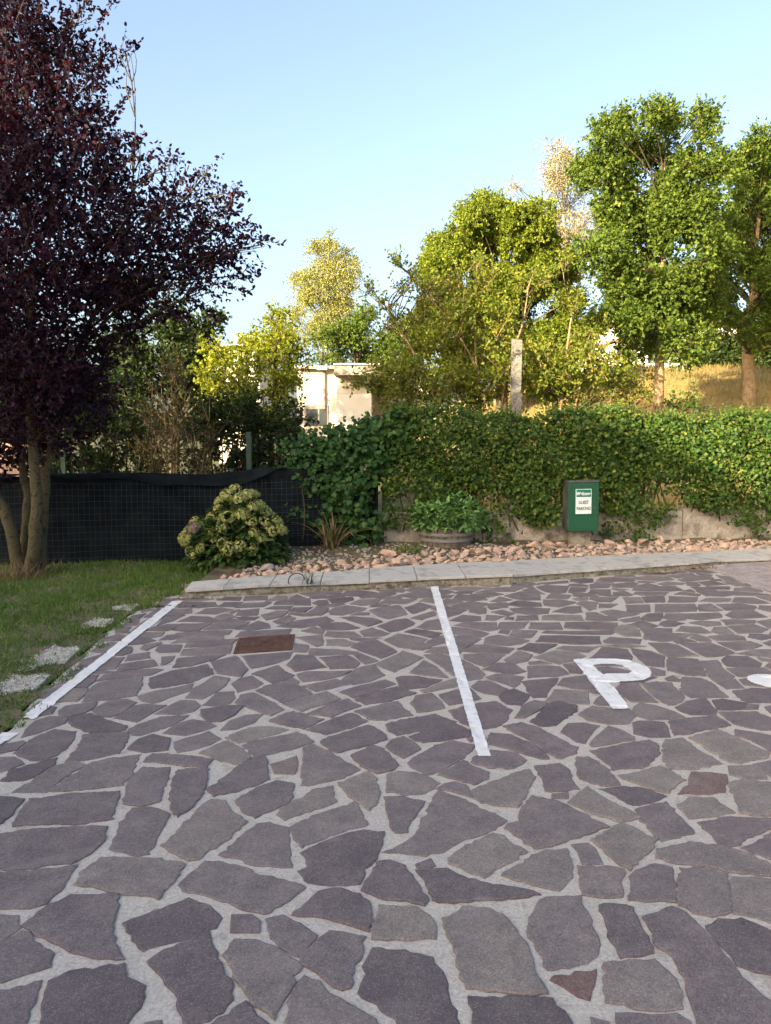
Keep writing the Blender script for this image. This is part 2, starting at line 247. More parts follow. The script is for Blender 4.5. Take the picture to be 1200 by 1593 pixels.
STONES = """-10,1179.7 20.7,1179 36,1189.7 13.3,1198 -10,1204.7
1.7,1215.7 15,1199.7 63.3,1187 88.3,1181.3 83.3,1191.3 58.3,1208 36.7,1215
20,1233.7 60,1208 86.7,1193 116.7,1185.7 133.3,1191.3 96.7,1213 71.7,1233
80,1231.3 100,1214.7 128.3,1196.3 143.3,1186.3 218.3,1174.7 205,1208 191.7,1222.3 143.3,1228
-10,1239.7 36.7,1244.7 20,1264.7 3.3,1281.3 -10,1286.3
21.7,1286.3 31.7,1263 46.7,1244.7 110,1236.3 185,1232.3 180,1249.7 175,1274.7 133.3,1282.3 66.7,1283
196.7,1223 210,1203 223.3,1193 263.3,1194.7 256.7,1223 248.3,1248 220,1255.7 193.3,1251.3
271.7,1209.7 278.3,1199 300,1196.3 325,1198 320,1223 311.7,1239.7 293.3,1261.3 276.7,1271.3 266.7,1259.7 265,1236.3
323.3,1229.7 363.3,1199.7 395,1179.7 411.7,1178 415,1196.3 418.3,1213 400,1221.3 366.7,1233 333.3,1239.7
366.7,1246.3 400,1226.3 430,1215.7 455,1219.7 450,1248 430,1258 396.7,1273 380,1266.3
251.7,1316.3 276.7,1294.7 310,1259.7 328.3,1246.3 350,1248 358.3,1263 383.3,1279.7 353.3,1308 310,1338 293.3,1339.7 266.7,1326.3
170,1321.3 183.3,1294.7 206.7,1259.7 233.3,1258 263.3,1268 250,1294.7 233.3,1329.7 213.3,1333 190,1326.3
-10,1299.7 40,1293 96.7,1289.7 166.7,1288 163.3,1303 155,1316.3 140,1329.7 110,1344.7 43.3,1352.3 -10,1353.7
-10,1359.7 36.7,1356.3 120,1347 100,1379.7 73.3,1406.3 33.3,1413.7 -10,1413
116.7,1376.3 133.3,1353 156.7,1336.3 213.3,1337 286.7,1347 270,1373 246.7,1399.7 230,1394.7 173.3,1389.7 143.3,1379.7
278.3,1378 320,1341.3 366.7,1348 403.3,1363 473.3,1383 443.3,1406.3 411.7,1423 373.3,1413 326.7,1396.3 293.3,1389.7
341.7,1331.3 370,1306.3 400,1283 420,1280.3 446.7,1288 450,1319.7 453.3,1349.7 400,1348 366.7,1336.3
36.7,1441.3 76.7,1409.7 110,1394.7 181.7,1393 183.3,1409.7 175,1439.7 176.7,1469.7 191.7,1493 156.7,1493 116.7,1483 83.3,1469.7 53.3,1453
191.7,1438 230,1423 293.3,1398 326.7,1411.3 345,1429.7 336.7,1444.7 300,1456.3 246.7,1473 223.3,1479.7 206.7,1463
361.7,1426.3 390,1425.7 405,1434.7 403.3,1451.3 360,1451.3
-10,1426.3 28.3,1426.3 33.3,1443 13.3,1459.7 -10,1469.7
-10,1476.3 33.3,1451.3 50,1459.7 81.7,1486.3 78.3,1504.7 36.7,1518 -10,1529.7
-10,1544.7 63.3,1528 56.7,1553 40,1593 33.3,1613 -10,1613
63.3,1613 76.7,1529.7 106.7,1514.7 193.3,1501.3 196.7,1523 225,1536.3 223.3,1553 216.7,1569.7 200,1589.7 186.7,1613
231.7,1496.3 256.7,1479.7 300,1459.7 325,1451.3 333.3,1476.3 346.7,1509.7 361.7,1536.3 360,1556.3 346.7,1576.3 310,1593 286.7,1603 283.3,1583 273.3,1546.3 253.3,1523
348.3,1488 365,1464.7 400,1466.3 433.3,1479.7 469.3,1506.3 450,1546.3 425,1585.7 405,1569.7 383.3,1546.3 363.3,1519.7
300,1616.3 356.7,1581.3 383.3,1561.3 400,1583 430,1606.3 426.7,1623
226.7,1593 250,1589.7 253.3,1616.3 206.7,1616.3
422.3,1190 460,1177.3 461,1199.7 458.3,1204.7 428.3,1203.7
472.3,1165 485,1160 515,1172.3 543.3,1189.7 560,1198 513.3,1216.3 480,1223 470,1222.3
546.7,1176.3 580,1159.7 596.7,1166.3 620,1191.3 613.3,1198 586.7,1203.7 566.7,1194.7
635,1187 670,1165 705,1153 738.3,1160.3 731.7,1170.3 715,1183 686.7,1201.3 666.7,1206.3 640,1194.7
683.3,1206.3 721.7,1184.7 740,1194.7 760,1203 758.3,1213 736.7,1221.3 706.7,1213
730,1231.3 763.3,1218 803.3,1203 823.3,1198 832.7,1209.7 820,1233 805,1257 773.3,1254.7 750,1249.7
431.7,1268 453.3,1249.7 486.7,1229.7 516.7,1223.7 523.3,1248 483.3,1263 443.3,1276.3
448.3,1289.7 493.3,1268 551.7,1249 563.3,1266.3 571.7,1283 526.7,1296.3 471.7,1319.7
468.3,1328 506.7,1309.7 566.7,1293 596.7,1296.3 593.3,1316.3 586.7,1336.3 566.7,1353 560,1376.3 516.7,1378 480,1374.7 465,1356.3 480,1349.7
526.7,1219 553.3,1209.7 573.3,1202.3 586.7,1213 590,1236.3 583.3,1253 575,1261.3 553.3,1246.3
603.3,1206.3 620,1201.3 646.7,1203 670,1211.3 683.3,1219.7 656.7,1236.3 630,1238 603.3,1233
598.3,1241.3 626.7,1240.3 660,1248 650,1264.7 633.3,1294.7 616.7,1296.3 608.3,1286.3 603.3,1263
596.7,1326.3 633.3,1309.7 653.3,1289.7 666.7,1266.3 673.3,1243 683.3,1229.7 716.7,1243 753.3,1261.3 788.3,1278 770,1291.3 716.7,1309.7 690,1326.3 663.3,1333 626.7,1328
696.7,1336.3 720,1319.7 766.7,1298 783.3,1301.3 800,1316.3 820.7,1326.3 800,1339.7 770,1353 753.3,1366.3 726.7,1356.3 700,1344.7
648.3,1346.3 670,1338 676.7,1348 663.3,1353 650,1351.3
563.3,1386.3 576.7,1363 586.7,1343 606.7,1339.7 630,1348 646.7,1373 666.7,1401.3 660,1409.7 613.3,1401.3 580,1393
648.3,1356.3 696.7,1353.7 720,1366.3 746.7,1374.7 800,1383 840,1393 800,1398 750,1401.3 683.3,1404.7 666.7,1383
781.7,1363.7 800,1351.3 843.3,1328 880,1322.3 890,1366.3 870,1386.3 843.3,1381.3 803.3,1371.3
456.7,1424.7 496.7,1389.7 520,1384.7 560,1393 576.7,1409.7 573.3,1449.7 546.7,1441.3 510,1429.7 476.7,1426.3
415,1431.3 440,1425.7 466.7,1438 493.3,1456.3 476.7,1476.3 461.7,1488 446.7,1479.7 421.7,1459.7
466.7,1491.3 496.7,1463 513.3,1451.3 568.3,1459.7 563.3,1486.3 550,1513 545,1538 533.3,1541.3 503.3,1521.3 471.7,1501.3
580,1463 585,1433 590,1411.3 616.7,1413 646.7,1413 666.7,1426.3 676.7,1439.7 676.7,1461.3 626.7,1463.7
560,1544.7 563.3,1529.7 571.7,1516.3 565,1504.7 580,1476.3 630,1479.7 673.3,1491.3 686.7,1513 700,1553 715,1596.3 720,1623 640,1623 616.7,1586.3 586.7,1563
445,1593 453.3,1553 475,1521.3 496.7,1529.7 510,1549.7 540,1563 573.3,1583 600,1606.3 600,1623 440,1623
688.3,1429.7 730,1411.3 763.3,1416.3 790,1431.3 803.3,1449.7 823.3,1486.3 836.7,1523 851.7,1546.3 800,1548 760,1543 726.7,1538 710,1496.3 696.7,1456.3
730,1553 766.7,1554.7 860,1557 876.7,1576.3 893.3,1603 893.3,1623 743.3,1623 736.7,1586.3
831.7,1193 870,1189 881.7,1196.3 888.3,1211.3 900.7,1229 873.3,1232.3 849.3,1231.3
900,1179 915,1179 943.3,1196.3 965,1221.3 936.7,1223.7 903.3,1213 900,1199.7
963.3,1208 1000,1201.3 1026.7,1193 1046.7,1203 1066.7,1214.7 1040,1234.7 1013.3,1228 970,1213
933.3,1228 966.7,1223.7 1006.7,1228 1036.7,1239.7 1013.3,1249.7 986.7,1253.7 963.3,1243
885,1249.7 915,1226.3 946.7,1248 973.3,1259.7 995,1273 966.7,1281.3 933.3,1271.3 900,1256.3
860,1236.3 883.3,1234.7 883.3,1243 860,1243
810,1263 830,1239.7 866.7,1248 900,1264.7 946.7,1288 903.3,1303 873.3,1313 833.3,1321.3 813.3,1306.3 800,1299.7 786.7,1289.7 790,1283 810,1278
920,1308 946.7,1294.7 970,1283.7 1000,1296.3 1023.3,1306.3 1006.7,1329.7 980,1354.7 960,1343
890,1314.7 915,1312.3 926.7,1321.3 936.7,1344.7 906.7,1344.7 900,1326.3
988.3,1261.3 1036.7,1249 1053.3,1268 1080,1296.3 1030,1309.7 1013.3,1293
1056.7,1236.3 1076.7,1203 1106.7,1203.7 1129.3,1206.3 1126.7,1233 1093.3,1235.7
1055,1252.3 1076.7,1241.3 1110,1241.3 1143.3,1264.7 1106.7,1271.3 1073.3,1274
1135,1219.7 1160,1213 1200,1218 1220,1223 1220,1271.3 1180,1269.7 1151.7,1266.3 1146.7,1248
1135,1193 1180,1189.7 1193.3,1213 1160,1212.3 1136.7,1206.3
1086.7,1281.3 1130,1272.3 1200,1274.7 1220,1278 1200,1289.7 1170,1303 1143.3,1316.3 1126.7,1318 1100,1294.7
1153.3,1319.7 1200,1296.3 1220,1293 1220,1343 1193.3,1336.3
1021.7,1336.3 1023.3,1323 1073.3,1312.3 1120,1318 1163.3,1329.7 1200,1348 1220,1353 1220,1364.7 1176.7,1363 1110,1351.3 1053.3,1344.7
900,1349.7 940,1349.7 970,1354.7 968.3,1396.3 933.3,1398 906.7,1393
980,1366.3 1000,1353 1020,1346.3 1045,1351.3 1051.7,1389.7 1051.7,1404.7 1016.7,1403 980,1401.3
1060,1353 1100,1354.7 1130,1359.7 1133.3,1389.7 1136.7,1419.7 1106.7,1426.3 1080,1421.3 1056.7,1409.7 1056.7,1379.7
1143.3,1366.3 1176.7,1366.3 1220,1369.7 1220,1439.7 1176.7,1429.7 1143.3,1423 1135,1393
1100,1441.3 1120,1431.3 1153.3,1429.7 1200,1449.7 1220,1459.7 1220,1519.7 1193.3,1516.3 1146.7,1503 1120,1469.7
1001.7,1429.7 1046.7,1414.7 1066.7,1423 1093.3,1449.7 1120,1479.7 1146.7,1513 1176.7,1543 1200,1559.7 1220,1573 1220,1623 1093.3,1623 1075,1559.7 1066.7,1523 1046.7,1489.7 1026.7,1476.3 1016.7,1453
933.3,1411.3 950,1408 985,1414.7 996.7,1443 1016.7,1483 966.7,1491.3 953.3,1466.3 943.3,1433
823.3,1459.7 825,1429.7 836.7,1409.7 850,1398 903.3,1394.7 906.7,1413 920,1433 923.3,1449.7 933.3,1469.7 926.7,1489.7 913.3,1499.7 853.3,1509.7 843.3,1486.3
858.3,1526.3 863.3,1521.3 926.7,1511.3 925,1526.3 916.7,1556.3 900,1551.3 876.7,1536.3
941.7,1499.7 980,1495.7 1018.3,1494.7 1040,1514.7 1056.7,1536.3 1063.3,1569.7 1033.3,1573 1000,1571.3 943.3,1559.7
960,1579.7 1000,1581.3 1053.3,1579.7 1073.3,1593 1080,1623 960,1623
921.7,1586.3 946.7,1593 946.7,1623 926.7,1623
21.2,1172.5 50,1150 85,1135 117.5,1138.8 110,1157.5 100,1167.5 67.5,1185 47.5,1183.8
102.5,1186.2 120,1165 131.2,1143.8 200,1140 197.5,1155 185,1172.5 150,1180 125,1183.8
108.8,1118.8 140,1111.2 165,1121.2 197.5,1130 195,1136.2 170,1140 140,1141.2 120,1132.5 107.5,1125
35,1147.5 55,1122.5 77.5,1115.5 106.2,1116.2 100,1126.2 75,1135 57.5,1141.2
-5,1160 35,1153.8 40,1156.2 25,1167.5 -5,1173.8
200,1136.2 215,1127.5 250,1116.2 292.5,1113.8 275,1125 245,1137.5 217.5,1145 205,1143.8
198.8,1166.2 215,1151.2 237.5,1143.8 263.8,1150 260,1167.5 225,1171.2
225,1186.2 237.5,1174.5 300,1178 331.2,1182.5 321.2,1196.2 282.5,1191.2 250,1187.5
255,1141.2 275,1126.2 300,1119.5 316.2,1122 336.2,1130 320,1136.2 287.5,1145
271.2,1155 325,1138.8 342.5,1150 327.5,1158.8 300,1167 277.5,1171.2
143.8,1106.2 172.5,1090 195,1088.8 211.2,1093.8 190,1110 172.5,1116.2 160,1115
177.5,1117.5 207.5,1098.8 225,1096.2 257.5,1098.8 240,1107.5 220,1120 212.5,1123.8 192.5,1120
92.5,1107.5 102.5,1100 130,1096.2 150,1093.8 142.5,1103.8 130,1110 110,1115 92.5,1112.5
128.8,1092.5 135,1077.5 155,1062.5 175,1058.8 221.2,1055 220,1067.5 212.5,1082.5 180,1087.5 150,1091.2
215,1083.8 245,1075 300,1064.5 295,1075 262.5,1086.2 237.5,1095 220,1091.2
242.5,1111.2 282.5,1090.5 302.5,1091.2 311.2,1098.8 300,1107.5 277.5,1112.5
290,1086.2 300,1072.5 332.5,1053 356.2,1056.2 342.5,1072.5 313.8,1088
236.2,1071.2 234.5,1055 265,1045 322.5,1034.5 331.2,1049.5 297.5,1062.5 262.5,1068.8
152.5,1060 162.5,1051.2 200,1045 240,1041.2 252.5,1042.5 232.5,1051.2 195,1055
182.5,1045 187.5,1035 215,1030 237.5,1027.5 243.8,1036.2 212.5,1041.2
196.2,1028.8 200,1020 232.5,1015.5 232.5,1023.8 212.5,1027
242.5,1012.5 250,1003.8 282.5,1003.8 277.5,1015 250,1016.2
251.2,1035 252.5,1022.5 271.2,1021.2 265,1030 255,1035
270,1038.8 277.5,1025.8 300,1023.8 350,1019.5 335,1026.2 295,1037
145,1043.8 162.5,1023.8 192.5,1023.8 185,1035 177.5,1041.2
112.5,1070 125,1053.8 152.5,1051.2 147.5,1060 135,1070
82.5,1093.8 105,1072.5 136.2,1072.5 130,1082.5 120,1091.2
45,1117.5 75,1101.2 86.2,1101.2 80,1111.2
180,1020 192.5,1007.5 203.8,1007.5 202.5,1016.2 190,1020
220,1010 225,1003.8 250,1000 250,1002.5 227.5,1012.5
120,1038.8 125,1027.5 160,1017.5 140,1037.5
60,1075 90,1070 100,1067.5 72.5,1087.5 62.5,1086.2
82.5,1066.2 120,1051.2 95,1068.8
37.5,1110 62.5,1092.5 72.5,1091.2 47.5,1112.5
328.8,1030 366.2,1021.2 385,1042.5 375,1053.8 340,1048.8 333.8,1040
377.5,1021.2 456.2,1013.8 450,1025 420,1035 392.5,1040 385,1030
447.5,1035 462.5,1020 487.5,1021.2 506.2,1038.8 480,1042.5 460,1045
392.5,1048.8 432.5,1036.2 442.5,1045 457.5,1051.2 442.5,1058.8 425,1063.8 407.5,1053.8
361.2,1063.8 372.5,1056.2 392.5,1052 408.8,1063.8 397.5,1071.2 370,1077.5
316.2,1097.5 337.5,1077.5 363.8,1076.2 365.5,1086.2 357.5,1095 332.5,1099.5
366.2,1093.8 375,1082.5 393.8,1078.8 440,1105 422.5,1113.8 400,1106.2
313.8,1105 350,1098.8 377.5,1100 365,1112.5 345,1122.5 325,1123.8 316.2,1116.2
345,1136.2 357.5,1122.5 382.5,1113.8 410,1111.2 395,1125 367.5,1135
351.2,1147.5 387.5,1132.5 425,1131.2 447.5,1136.2 410,1147.5 372.5,1156.2
377.5,1160 420,1147.5 462.5,1140 487.5,1155 450,1167.5 395,1177.5
312.5,1172.5 332.5,1162.5 355,1153.8 370,1162.5 391.2,1180 377.5,1190 345,1185
420,1122.5 435,1113.8 457.5,1107.5 502.5,1120 472.5,1135 447.5,1130
398.8,1075 412.5,1067.5 440,1062.5 465,1067.5 485,1080 462.5,1087.5 440,1093.8 412.5,1080
442.5,1061.2 455,1055.5 465,1061.2 462.5,1065.5
463.8,1050 475,1046.2 507.5,1046.2 545,1045 532.5,1051.2 500,1058.8 472.5,1061.2
472.5,1067.5 497.5,1062.5 522.5,1057 542.5,1065.5 512.5,1072.5 492.5,1076.2
498.8,1023.8 540,1020.5 558.8,1032.5 550,1040 515,1041.2
481.2,1018.8 483.8,1008.8 525,1010 557.5,1015 555,1018.8 512.5,1020
460,1015 460,1001.2 478.8,1003.8 475,1015.5
532.5,1058.8 555,1041.2 582.5,1035 597.5,1051.2 575,1061.2 550,1065.5
442.5,1096.2 475,1085 507.5,1077.5 528.8,1088 500,1097.5 470,1107.5
480,1111.2 512.5,1096.2 541.2,1088.8 560,1098.8 535,1107.5 515,1116.2
530,1077.5 555,1068.8 600,1058 615.5,1064.5 600,1069.5 550,1086.2
553.8,1090 575,1079.5 617.5,1070 646.2,1078.8 622.5,1086.2 600,1092.5 570,1097
552.5,1107.5 600,1095.5 618.8,1092.5 641.2,1113 600,1121.2 575,1120
477.5,1136.2 500,1126.2 547.5,1110 571.2,1122.5 550,1132.5 507.5,1143.8
500,1155 525,1145 572.5,1129.5 600,1145 600,1150 562.5,1162.5 525,1171.2
552.5,1020 561.2,1017.5 587.5,1028.8 570,1033.8 557.5,1025
585,1033.8 627.5,1013.8 657.5,1023.8 635,1036.2 613.8,1046.2 597.5,1040
638.8,1047.5 660,1028.8 677.5,1037.5 696.2,1055 670,1052.5
617.5,1056.2 625,1053.8 650,1053.8 686.2,1058.8 662.5,1070 635,1072.5 623.8,1072.5
655,1075 682.5,1063.8 711.2,1055 713.8,1067.5 690,1072.5 660,1078
640,1095 647.5,1083.8 671.2,1080 685,1092.5 691.2,1102.5 665,1107.5 650,1108.8
601.2,1127.5 625,1120 677.5,1111.2 710,1122.5 675,1132.5 617.5,1144.5 607.5,1138.8
683.8,1081.2 710,1073.8 732.5,1072.5 747.5,1087.5 730,1092.5 700,1097.5 692.5,1091.2
661.2,1020 682.5,1017.5 700,1021.2 720,1027.5 740,1037.5 755,1050 747.5,1057.5 727.5,1058.8 705,1051.2 687.5,1037.5
698.8,1106.2 720,1100 740,1096.2 772.5,1092.5 796.2,1106.2 790,1117.5 780,1128.8 752.5,1135 730,1130 710,1118.8
637.5,1147.5 662.5,1136.2 710,1127.5 731.2,1137.5 731.2,1146.2 705,1150 660,1156.2 645,1152.5
601.2,1162.5 610,1152.5 627.5,1147.5 653.8,1166.2 627.5,1180 612.5,1172.5
733.8,1068.8 745,1060 762.5,1060 790,1072.5 775,1082.5 755,1080
777.5,1085 785,1077.5 800,1072.5 823.8,1081.2 817.5,1091.2 810,1097.5 790,1096.2
756.2,1053.8 772.5,1048.8 815,1053.8 807.5,1065 800,1070 775,1061.2
751.2,1042.5 775,1032.5 797.5,1032.5 817.5,1045 795,1050 772.5,1046.2
722.5,1018.8 750,1017.5 785,1018.8 772.5,1028.8 752.5,1037.5 740,1032.5 722.5,1025
722.5,1013.8 735,1005 760,1005 798.8,1010 790,1017 760,1017
785,1027.5 807.5,1013.8 827.5,1020 820,1028.8 797.5,1033.8
821.2,1037.5 840,1036.2 870,1037.5 885,1048.8 862.5,1053.8 822.5,1055
823.8,1031.2 840,1029.5 857.5,1033.8 825,1034.5
812.5,1061.2 867.5,1056.2 857.5,1070 850,1085 830,1086.2 820,1075
868.8,1066.2 877.5,1056.2 910,1052.5 925,1075 895,1072.5
850,1091.2 863.8,1073.8 915,1077 916.2,1096.2 882.5,1095
802.5,1117.5 812.5,1100 832.5,1091.2 850,1093.8 840,1105 815,1117.5
826.2,1123.8 837.5,1113.8 852.5,1096.2 870,1092.5 897.5,1100 897.5,1106.2 872.5,1122.5 857.5,1130 840,1130.5
783.8,1131.2 810,1125 835,1132.5 865,1147.5 898.8,1163.8 897.5,1172.5 872.5,1181.2 857.5,1175 825,1152.5
760,1150 765,1141.2 797.5,1145 825,1157.5 840,1167.5 852.5,1181.2 840,1181.2 812.5,1172.5 790,1165 762.5,1158.8
736.2,1180 750,1170 775,1168.8 805,1172.5 818.8,1183.8 795,1196.2 760,1195 740,1190
873.8,1140 885,1126.2 907.5,1125 932.5,1130 920,1142.5 910,1157.5 897.5,1155
832.5,1023.8 865,1013.8 897.5,1016.2 910,1021.2 892.5,1028.8 870,1033.8
877.5,1035 895,1032.5 907.5,1042.5 902.5,1048.8 887.5,1047.5
866.2,1010.5 877.5,1006.2 932.5,1006.8 915,1015.5 900,1015
805,1010.5 822.5,1002 865,1003.8 840,1017
727.5,1150 735,1145 740,1151.2 732.5,1154.5
662.5,1015.5 672.5,1008.8 700,1007.5 720,1011.2 712.5,1018.8 695,1018
642.5,1011.2 652.5,1002.5 667.5,1001.2 671.2,1007.5 657.5,1012
915,1026.2 937.5,1007.5 975,1011.2 983.8,1022.5 981.2,1028.8 950,1026.2
983.8,1010 1012.5,1013.8 1033.8,1021.2 1032.5,1038.8 1007.5,1036.2 995,1026.2
1041.2,1023.8 1085,1026.2 1097.5,1052.5 1067.5,1051.2 1040,1043.8
1036.2,1056.2 1047.5,1051.8 1057,1058 1055,1061.2 1040,1060
1087.5,1028.8 1115,1027 1122.5,1037.5 1142.5,1052.5 1140,1056.2 1117.5,1063.8 1105,1053.8
1123.8,1027.5 1132.5,1020.5 1162.5,1021.2 1185,1032.5 1182.5,1037.5 1155,1039.5 1132.5,1037
1132.5,1041.2 1170,1038.8 1190,1040 1200,1045 1200,1053.8 1150,1053
1062.5,1055 1090,1056.2 1112.5,1066.2 1132.5,1085 1100,1086.2 1075,1086.2 1060,1075
1141.2,1075 1170,1071.2 1215,1071.2 1215,1093.8 1162.5,1093.8 1150,1085
1120,1065 1143.8,1057 1157.5,1071.2 1132.5,1072.5
1000,1065 1017.5,1062.5 1045,1063.8 1060,1080 1065,1086.2 1052.5,1096.2 1040,1097.5 1020,1085 1007.5,1072.5
926.2,1038.8 945,1037.5 982.5,1045 980,1048.8 937.5,1048.8
957.5,1072.5 967.5,1065 992.5,1063.8 1002.5,1077.5 1022.5,1093.8 985,1092.5 970,1082.5
925,1095 937.5,1082.5 967.5,1085 975,1098.8 930,1097.5
901.2,1112.5 922.5,1098.8 982.5,1106.2 988.8,1115 977.5,1126.2 950,1127.5 915,1121.2
985,1107.5 997.5,1095 1020,1098.8 1050,1108.8 1065,1116.2 1040,1120 1010,1120 992.5,1115
1051.2,1101.2 1070,1091.2 1097.5,1087.5 1115,1106.2 1112.5,1113.8 1075,1112.5 1060,1107.5
1110,1091.2 1125,1089.5 1160,1095 1160,1103.8 1135,1105 1117.5,1105
1161.2,1096.2 1180,1097.5 1178.8,1103.8 1161.2,1104.5
1120,1108.8 1180,1108.8 1200,1117.5 1215,1120 1215,1140 1177.5,1135 1147.5,1128.8 1132.5,1120
1041.2,1122.5 1075,1117.5 1115,1115 1136.2,1128.8 1110,1135 1065,1143.8 1050,1143.8
985,1125 995,1122.5 1032.5,1125 1040,1140 1042.5,1147.5 1010,1147.5 987.5,1142.5
918.8,1160 935,1142.5 947.5,1131.2 965,1136.2 986.2,1147.5 986.2,1152.5 955,1157.5 922.5,1162.5
920,1168.8 965,1160 1010,1152.5 1022.5,1160 1026.2,1172.5 1017.5,1182.5 1000,1196.2 955,1198.8 935,1181.2
1032.5,1160 1037.5,1151.2 1062.5,1148.8 1080,1162.5 1107.5,1177.5 1125,1188.8 1080,1197.5 1042.5,1197.5 1032.5,1185
1073.8,1148.8 1117.5,1137.5 1150,1150 1197.5,1172.5 1195,1178.8 1152.5,1188.8 1132.5,1185 1102.5,1167.5
1145,1136.2 1200,1145 1215,1147.5 1215,1172.5 1200,1170 1170,1152.5 1146.2,1145
1173.8,1190 1215,1178.8 1215,1212.5 1202.5,1210 1187.5,1197.5
1010,1001.2 1040,1001.2 1055,1005 1085,1021.2 1040,1022.5 1027.5,1015
1060,1002.5 1105,1000 1125,1007.5 1143.8,1017.5 1125,1020.5 1100,1022.5 1080,1012.5
1148.8,1017.5 1172.5,1011.2 1215,1010 1215,1027.5 1187.5,1022.5
1117.5,1000 1167.5,998.8 1185,1005 1162.5,1011.2 1145,1012.5
1197.5,1032.5 1215,1030 1215,1050 1192.5,1037.5
1191.2,1101.2 1215,1095 1215,1112.5 1200,1110
282.5,1020 286.2,1011.2 360,1003.8 356.2,1017.5 310,1021.2
288.8,1007.5 292.5,1001.2 350,996.2 367.5,995.5 360,1002.5 325,1006.2
267.5,1001.2 280,993.8 347.5,990 347.5,994.5 300,998.8
275,986.2 310,983 360,982 355,987.5 290,992.5
248.8,996.2 260,988.8 275,987.5 285,992.5 267.5,995.5
200,1003.8 215,990 232.5,993.8 241.2,997.5 220,1002.5
220,988.8 225,985 255,985 250,990 237.5,992.5
230,981.2 240,976.2 260,972.5 282.5,972.5 267.5,980 255,982.5
270,981.2 282.5,971.2 328.8,970.5 310,981.2 287.5,983
317.5,980 345,966.2 365,963.8 387.5,968.8 365,978.8
367.5,980 402.5,967 416.2,971.2 418.8,977.5 387.5,981.2
367.5,991.2 375,983.8 452.5,978.8 448.8,987 400,990.5
277.5,967.5 297.5,958.8 325,960 347.5,966.2 330,969.2
335,961.2 350,955 367.5,960 347.5,965
245,973.8 255,958.8 287.5,957.5 270,966.2
257.5,957.5 267.5,948.8 297.5,947.5 297.5,953.8 280,957.5
277.5,946.2 285,936.2 335,937.5 337.5,943.8 310,946.2
305,955 320,947.5 345,945.5 362.5,948.8 335,956.2
340,943.8 350,937.5 377.5,937.5 367.5,944.5
365,946.2 380,938.8 422.5,937 410,944.5
367.5,957.5 372.5,950 402.5,947.5 400,957.5 380,959.5
407.5,957.5 430,951.2 450,951.2 437.5,960 415,965
367.5,961.2 402.5,960.5 395,965 375,965.5
425,967.5 450,957.5 460,962.5 445,972.5 432.5,971.2
337.5,933.8 350,928.8 375,928.8 372.5,935
380,935 382.5,928.8 415,927.5 415,933.8
412.5,947.5 425,943.8 455,943.8 450,948.8
427.5,941.2 432.5,935 460,933.8 457.5,941.2
200,985 220,970 232.5,962.5 225,972.5 212.5,982.5
225,961.2 247.5,945 255,951.2 237.5,960
427.5,941.2 442.5,933.8 482.5,931.2 482.5,942.5
450,931.2 462.5,925.5 475,930 455,932.5
486.2,938.8 495,934.5 507.5,933.8 510,940 495,942.5
510,932.5 547.5,928.8 550,933.8 530,940 517.5,938.8
545,940 560,933.8 592.5,932.5 585,941.2 562.5,942.5
560,928.8 575,923.8 615,922 615,925 590,930 562.5,931.2
617.5,927.5 640,923 670,923 672.5,930 640,931.2
588.8,940 600,933.8 647.5,932.5 630,940
652.5,936.2 660,932.5 682.5,931.2 675,938.8
512.5,952.5 522.5,945 540,942.5 570,946.2 562.5,951.2 532.5,958 515,957
472.5,958.8 492.5,946.2 510,945 510,951.2 500,957.5
448.8,951.2 457.5,946.2 485,945.5 472.5,953.8
430,975 465,965 507.5,960 518.8,966.2 492.5,973.8 470,977.5
545,957.5 560,953.2 575,953.8 572.5,957.5
576.2,950 600,945 620,942.5 633.8,956.2 605,963.8 590,960
630,945.5 652.5,938 675,943.8 660,950 642.5,955
530,961.2 550,960 580,962.5 593.8,968 572.5,975 550,967.5
496.2,973.8 512.5,969.5 535,968.8 558.8,977.5 540,980.5 505,980.5
588.8,975 615,965 632.5,963.2 645,970 625,980 607.5,983.8
640,962.5 675,951.2 677.5,957.5 655,965
647.5,976.2 665,966.2 682.5,963.8 690,975 687.5,980 662.5,980
561.2,982.5 580,977 605,986.2 587.5,992 567.5,991.2
505,990 510,983 550,983.8 561.2,991.2 525,992.5
470,982.5 490,976.2 503.8,982.5 500,987.5 482.5,985
462.5,992.5 500,988.8 502,1003.8 492.5,1006.2 477.5,998.8
508.8,1005 508.8,996.2 535,995.5 555,1001.2 540,1006.2
547.5,1007.5 560,1000 585,996.2 616.2,1015 592.5,1024.5 570,1016.2
598.8,996.2 620,986.2 663.8,995 640,1010 620,1007.5
630,983.8 645,978.8 687.5,985 677.5,993.8 655,988.8
665,998.8 687.5,990 695,1000 675,1005
740,922.5 755,917.5 785,913.8 815,915 800,921.2 770,921.2
732.5,925 770,922.5 782.5,925 760,930 740,928.8
705,932.5 712.5,925 750,928.8 757.5,933.8 732.5,936.2
785,927.5 810,921.2 840,926.2 840,933.8 817.5,935 797.5,931.2
812.5,918.8 830,913.8 847.5,925 822.5,922.5
795,913.8 800,908.8 830,910 825,915
835,913.8 850,911.2 885,912.5 880,922.5 870,923.8 850,921.2
850,931.2 857.5,923.8 887.5,926.2 882.5,932.5 865,933
886.2,922.5 888.8,913.8 915,914.5 910,921.2
887.5,905 890,901.2 922.5,901.2 922.5,906.2 905,908
918.8,910 927.5,908 950,908.8 945,915 920,916.2
837.5,907.5 882.5,903.8 885,907.5 850,910
915,923.8 920,917.5 950,917.5 950,923.8 930,924.5
763.8,936.2 777.5,928.8 797.5,933.8 775,937.5
758.8,940 787.5,938 788.8,945.5 765,948.8 760,945.5
790,941.2 805,935.5 841.2,938.8 842.5,943.8 810,944.5
846.2,933.8 875,934.5 895,937.5 870,945 847.5,942.5
897.5,940 905,936.2 930,937.5 927.5,947.5 917.5,950.5
